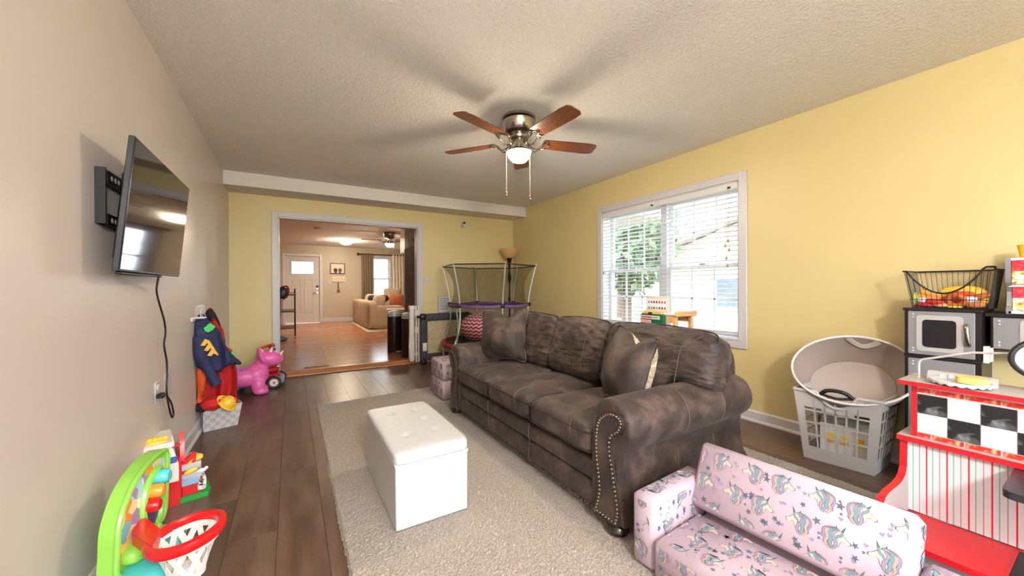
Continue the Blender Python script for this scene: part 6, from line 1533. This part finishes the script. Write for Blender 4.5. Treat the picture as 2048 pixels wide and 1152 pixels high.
# curtains and rod
ry_ = YF-.09; r0, r1 = PY(716, 508, ry_), PY(832, 511, ry_)
CR = T('curtain_rod', 'dark curtain rod with ball finials above the far window', 'curtain rod', (r0[0], ry_, r0[2]))
b = MB(); b.tube([(r0[0], ry_, r0[2]), (r1[0], ry_, r0[2])], .014); b.build('rod', DARKM, CR, world=True)
for x in (r0[0], r1[0]): b = MB(); b.sbox((x, ry_, r0[2]), (.04, .04, .04), 2, 7); b.build('finial', DARKM, CR, world=True)
def curtain(label, ua, ub, mat, n):
    a, c = PY(ua, 512, ry_), PY(ub, 512, ry_); t = T('curtain', label, 'curtain', ((a[0]+c[0])/2, ry_, .3)); w = c[0]-a[0]
    b = MB(); b.grid(lambda u, v: (-w/2+w*u+.02*math.sin(v*3), .045*math.sin(u*n*2*math.pi+.5*math.sin(v*2))*(.6+.4*(1-v)), (r0[2]+.03-.3)*v), n*10, 8); b.build('drape', mat, t, recalc=False, smooth=80)
curtain('taupe curtain hanging beside the far window', 722, 746, C_('taupe_curtain', (138, 120, 102), .8), 5); curtain('white curtain on the other side of the far window', 783, 812, C_('white_curtain', (226, 216, 200), .8), 5)
# picture of two dogs, key rack, switch
p0, p1 = PY(660, 526, YF), PY(690, 548, YF); w, h = p1[0]-p0[0], p0[2]-p1[2]
PC = T('dog_picture', 'dark framed picture of two brown dog heads', 'picture', (p0[0], YF, p1[2]))
b = MB()
for lo, hi in (((0, -.025, 0), (.025, 0, h)), ((w-.025, -.025, 0), (w, 0, h)), ((.025, -.025, 0), (w-.025, 0, .025)), ((.025, -.025, h-.025), (w-.025, 0, h))): b.box(lo, hi)
b.build('frame', M('picture_frame', (48, 34, 26), .35), PC, smooth=0)
b = MB(); b.box((.02, -.008, .02), (w-.02, 0, h-.02)); b.build('print', M('picture_paper', (218, 208, 196), .3), PC, smooth=0)
for k, (x, c) in enumerate(((.36, (70, 44, 34)), (.66, (112, 68, 44)))):
    b = MB(); b.sbox((w*x, -.010, h*.34), (w*.10, .003, h*.20), 2, 8); b.sbox((w*(x-.09), -.010, h*.34), (w*.035, .003, h*.15), 2, 6); b.sbox((w*(x+.09), -.010, h*.34), (w*.035, .003, h*.15), 2, 6); b.sbox((w*x, -.011, h*.12), (w*.07, .003, h*.08), 2.5, 6); b.build('dog_head', M('dog_%d' % k, c, .6), PC, smooth=60)
p0, p1 = PY(664, 552, YF), PY(691, 564, YF)
KR = T('key_rack', 'white wooden key rack with hanging keys beside the front door', 'key rack', (p0[0], YF, p1[2])); w, h = p1[0]-p0[0], p0[2]-p1[2]
for k in range(3): b = MB(); b.box((0, -.02, h*k/3+.003), (w, 0, h*(k+1)/3-.003)); b.build('slat', C_('rack_white', (222, 206, 188), .6), KR, smooth=0)
for k in range(4): b = MB(); b.tube([(w*(.15+.23*k), -.02, .02), (w*(.15+.23*k), -.04, -.01), (w*(.15+.23*k), -.05, .0)], .006, 6); b.build('hook', DARKM, KR)
KY = T('key_bunch', 'dark bunch of keys hanging from the key rack', 'keys', (p0[0]+w*.45, YF-.045, p1[2]-.12))
b = MB(); b.box((-.012, -.004, -.10), (.012, .004, .11)); b.build('strap', DARKM, KY, smooth=0)
b = MB(); b.sbox((-.02, 0, -.16), (.018, .006, .06), 2.4, 5, None, rotm('Y', 15)); b.sbox((.02, 0, -.15), (.018, .006, .05), 2.4, 5, None, rotm('Y', -20)); b.build('keys', M('key_metal', (120, 100, 70), .4, .6), KY, kind='stuff')
q = PY(658, 564, YF); plate('far_light_switch', 'pale switch plate between front door and key rack', (q[0], YF, q[2]), 'y', 'switch')
# rolling cart and vacuum
c0 = PZ(592, 668, ZF); CA = T('tiered_cart', 'narrow dark three-tier stand beyond the doorway', 'stand', (c0[0]-.22, c0[1]-.15, ZF))
for x in (-.2, .2):
    b = MB()
    b.tube(cat([(x, -.15, 0), (x, -.13, .5), (x, -.10, 1.0), (x, -.08, 1.04), (x, -.03, 1.06), (x, .08, 1.06), (x, .12, 1.02)], 3)+[(x, .15, 0)], .014, 8); b.build('side_frame', DARKM, CA)
for z in (.17, .55, .93):
    b = MB(); b.box((-.22, -.14, z-.02), (.22, .14, z+.02), bev=.003); b.build('shelf', m_wood('cart_wood', (70, 36, 26), (110, 62, 44)), CA)
    b = MB(); b.tube([(-.2, -.14, z+.05), (.2, -.14, z+.05)], .006, 6); b.build('shelf_rail', DARKM, CA)
v0 = PZ(564, 682, ZF); VC = T('stick_vacuum', 'red and grey upright vacuum partly hidden by the door casing', 'vacuum', (v0[0]-.03, v0[1], ZF))
b = MB(); b.sbox((.0, 0, .05), (.14, .10, .045), (3, 3, 2.5), 8); b.build('floor_head', M('vac_grey', (86, 88, 98), .4), VC, smooth=60)
b = MB(); b.tube([(-.03, .02, .08), (-.01, .03, .5), (.0, .03, .95)], [.028, .022, .022]); b.build('wand', M('vac_red', (150, 24, 44), .35), VC)
b = MB(); b.sbox((.05, .03, .98), (.09, .06, .12), 2.6, 8, None, rotm('Y', 20)); b.build('dust_bin', M('vac_dark', (46, 44, 50), .35), VC, smooth=60)
b = MB(); b.tube(cat([(.0, .03, 1.08), (.10, .03, 1.12), (.15, .03, 1.06), (.13, .03, .92), (.05, .03, .85)], 4), .016, 8); b.build('grip', M('vac_red', (150, 24, 44)), VC)
# floor register in the oak floor
q0, q1 = PZ(608, 736, ZF), PZ(656, 731, ZF); RG = T('floor_register', 'dark bronze floor vent in the oak floor by the threshold', 'floor vent', (q0[0], q0[1], ZF))
w = q1[0]-q0[0]; b = MB(); b.box((0, -.035, .0), (w, .035, .004)); b.build('vent_frame', DARKM, RG, smooth=0)
b = MB(); k = .01
while k < w-.012: b.box((k, -.028, .003), (k+.006, .028, .006)); k += .013
b.build('louver', M('vent_pale', (176, 130, 90), .5), RG, smooth=0, kind='stuff')
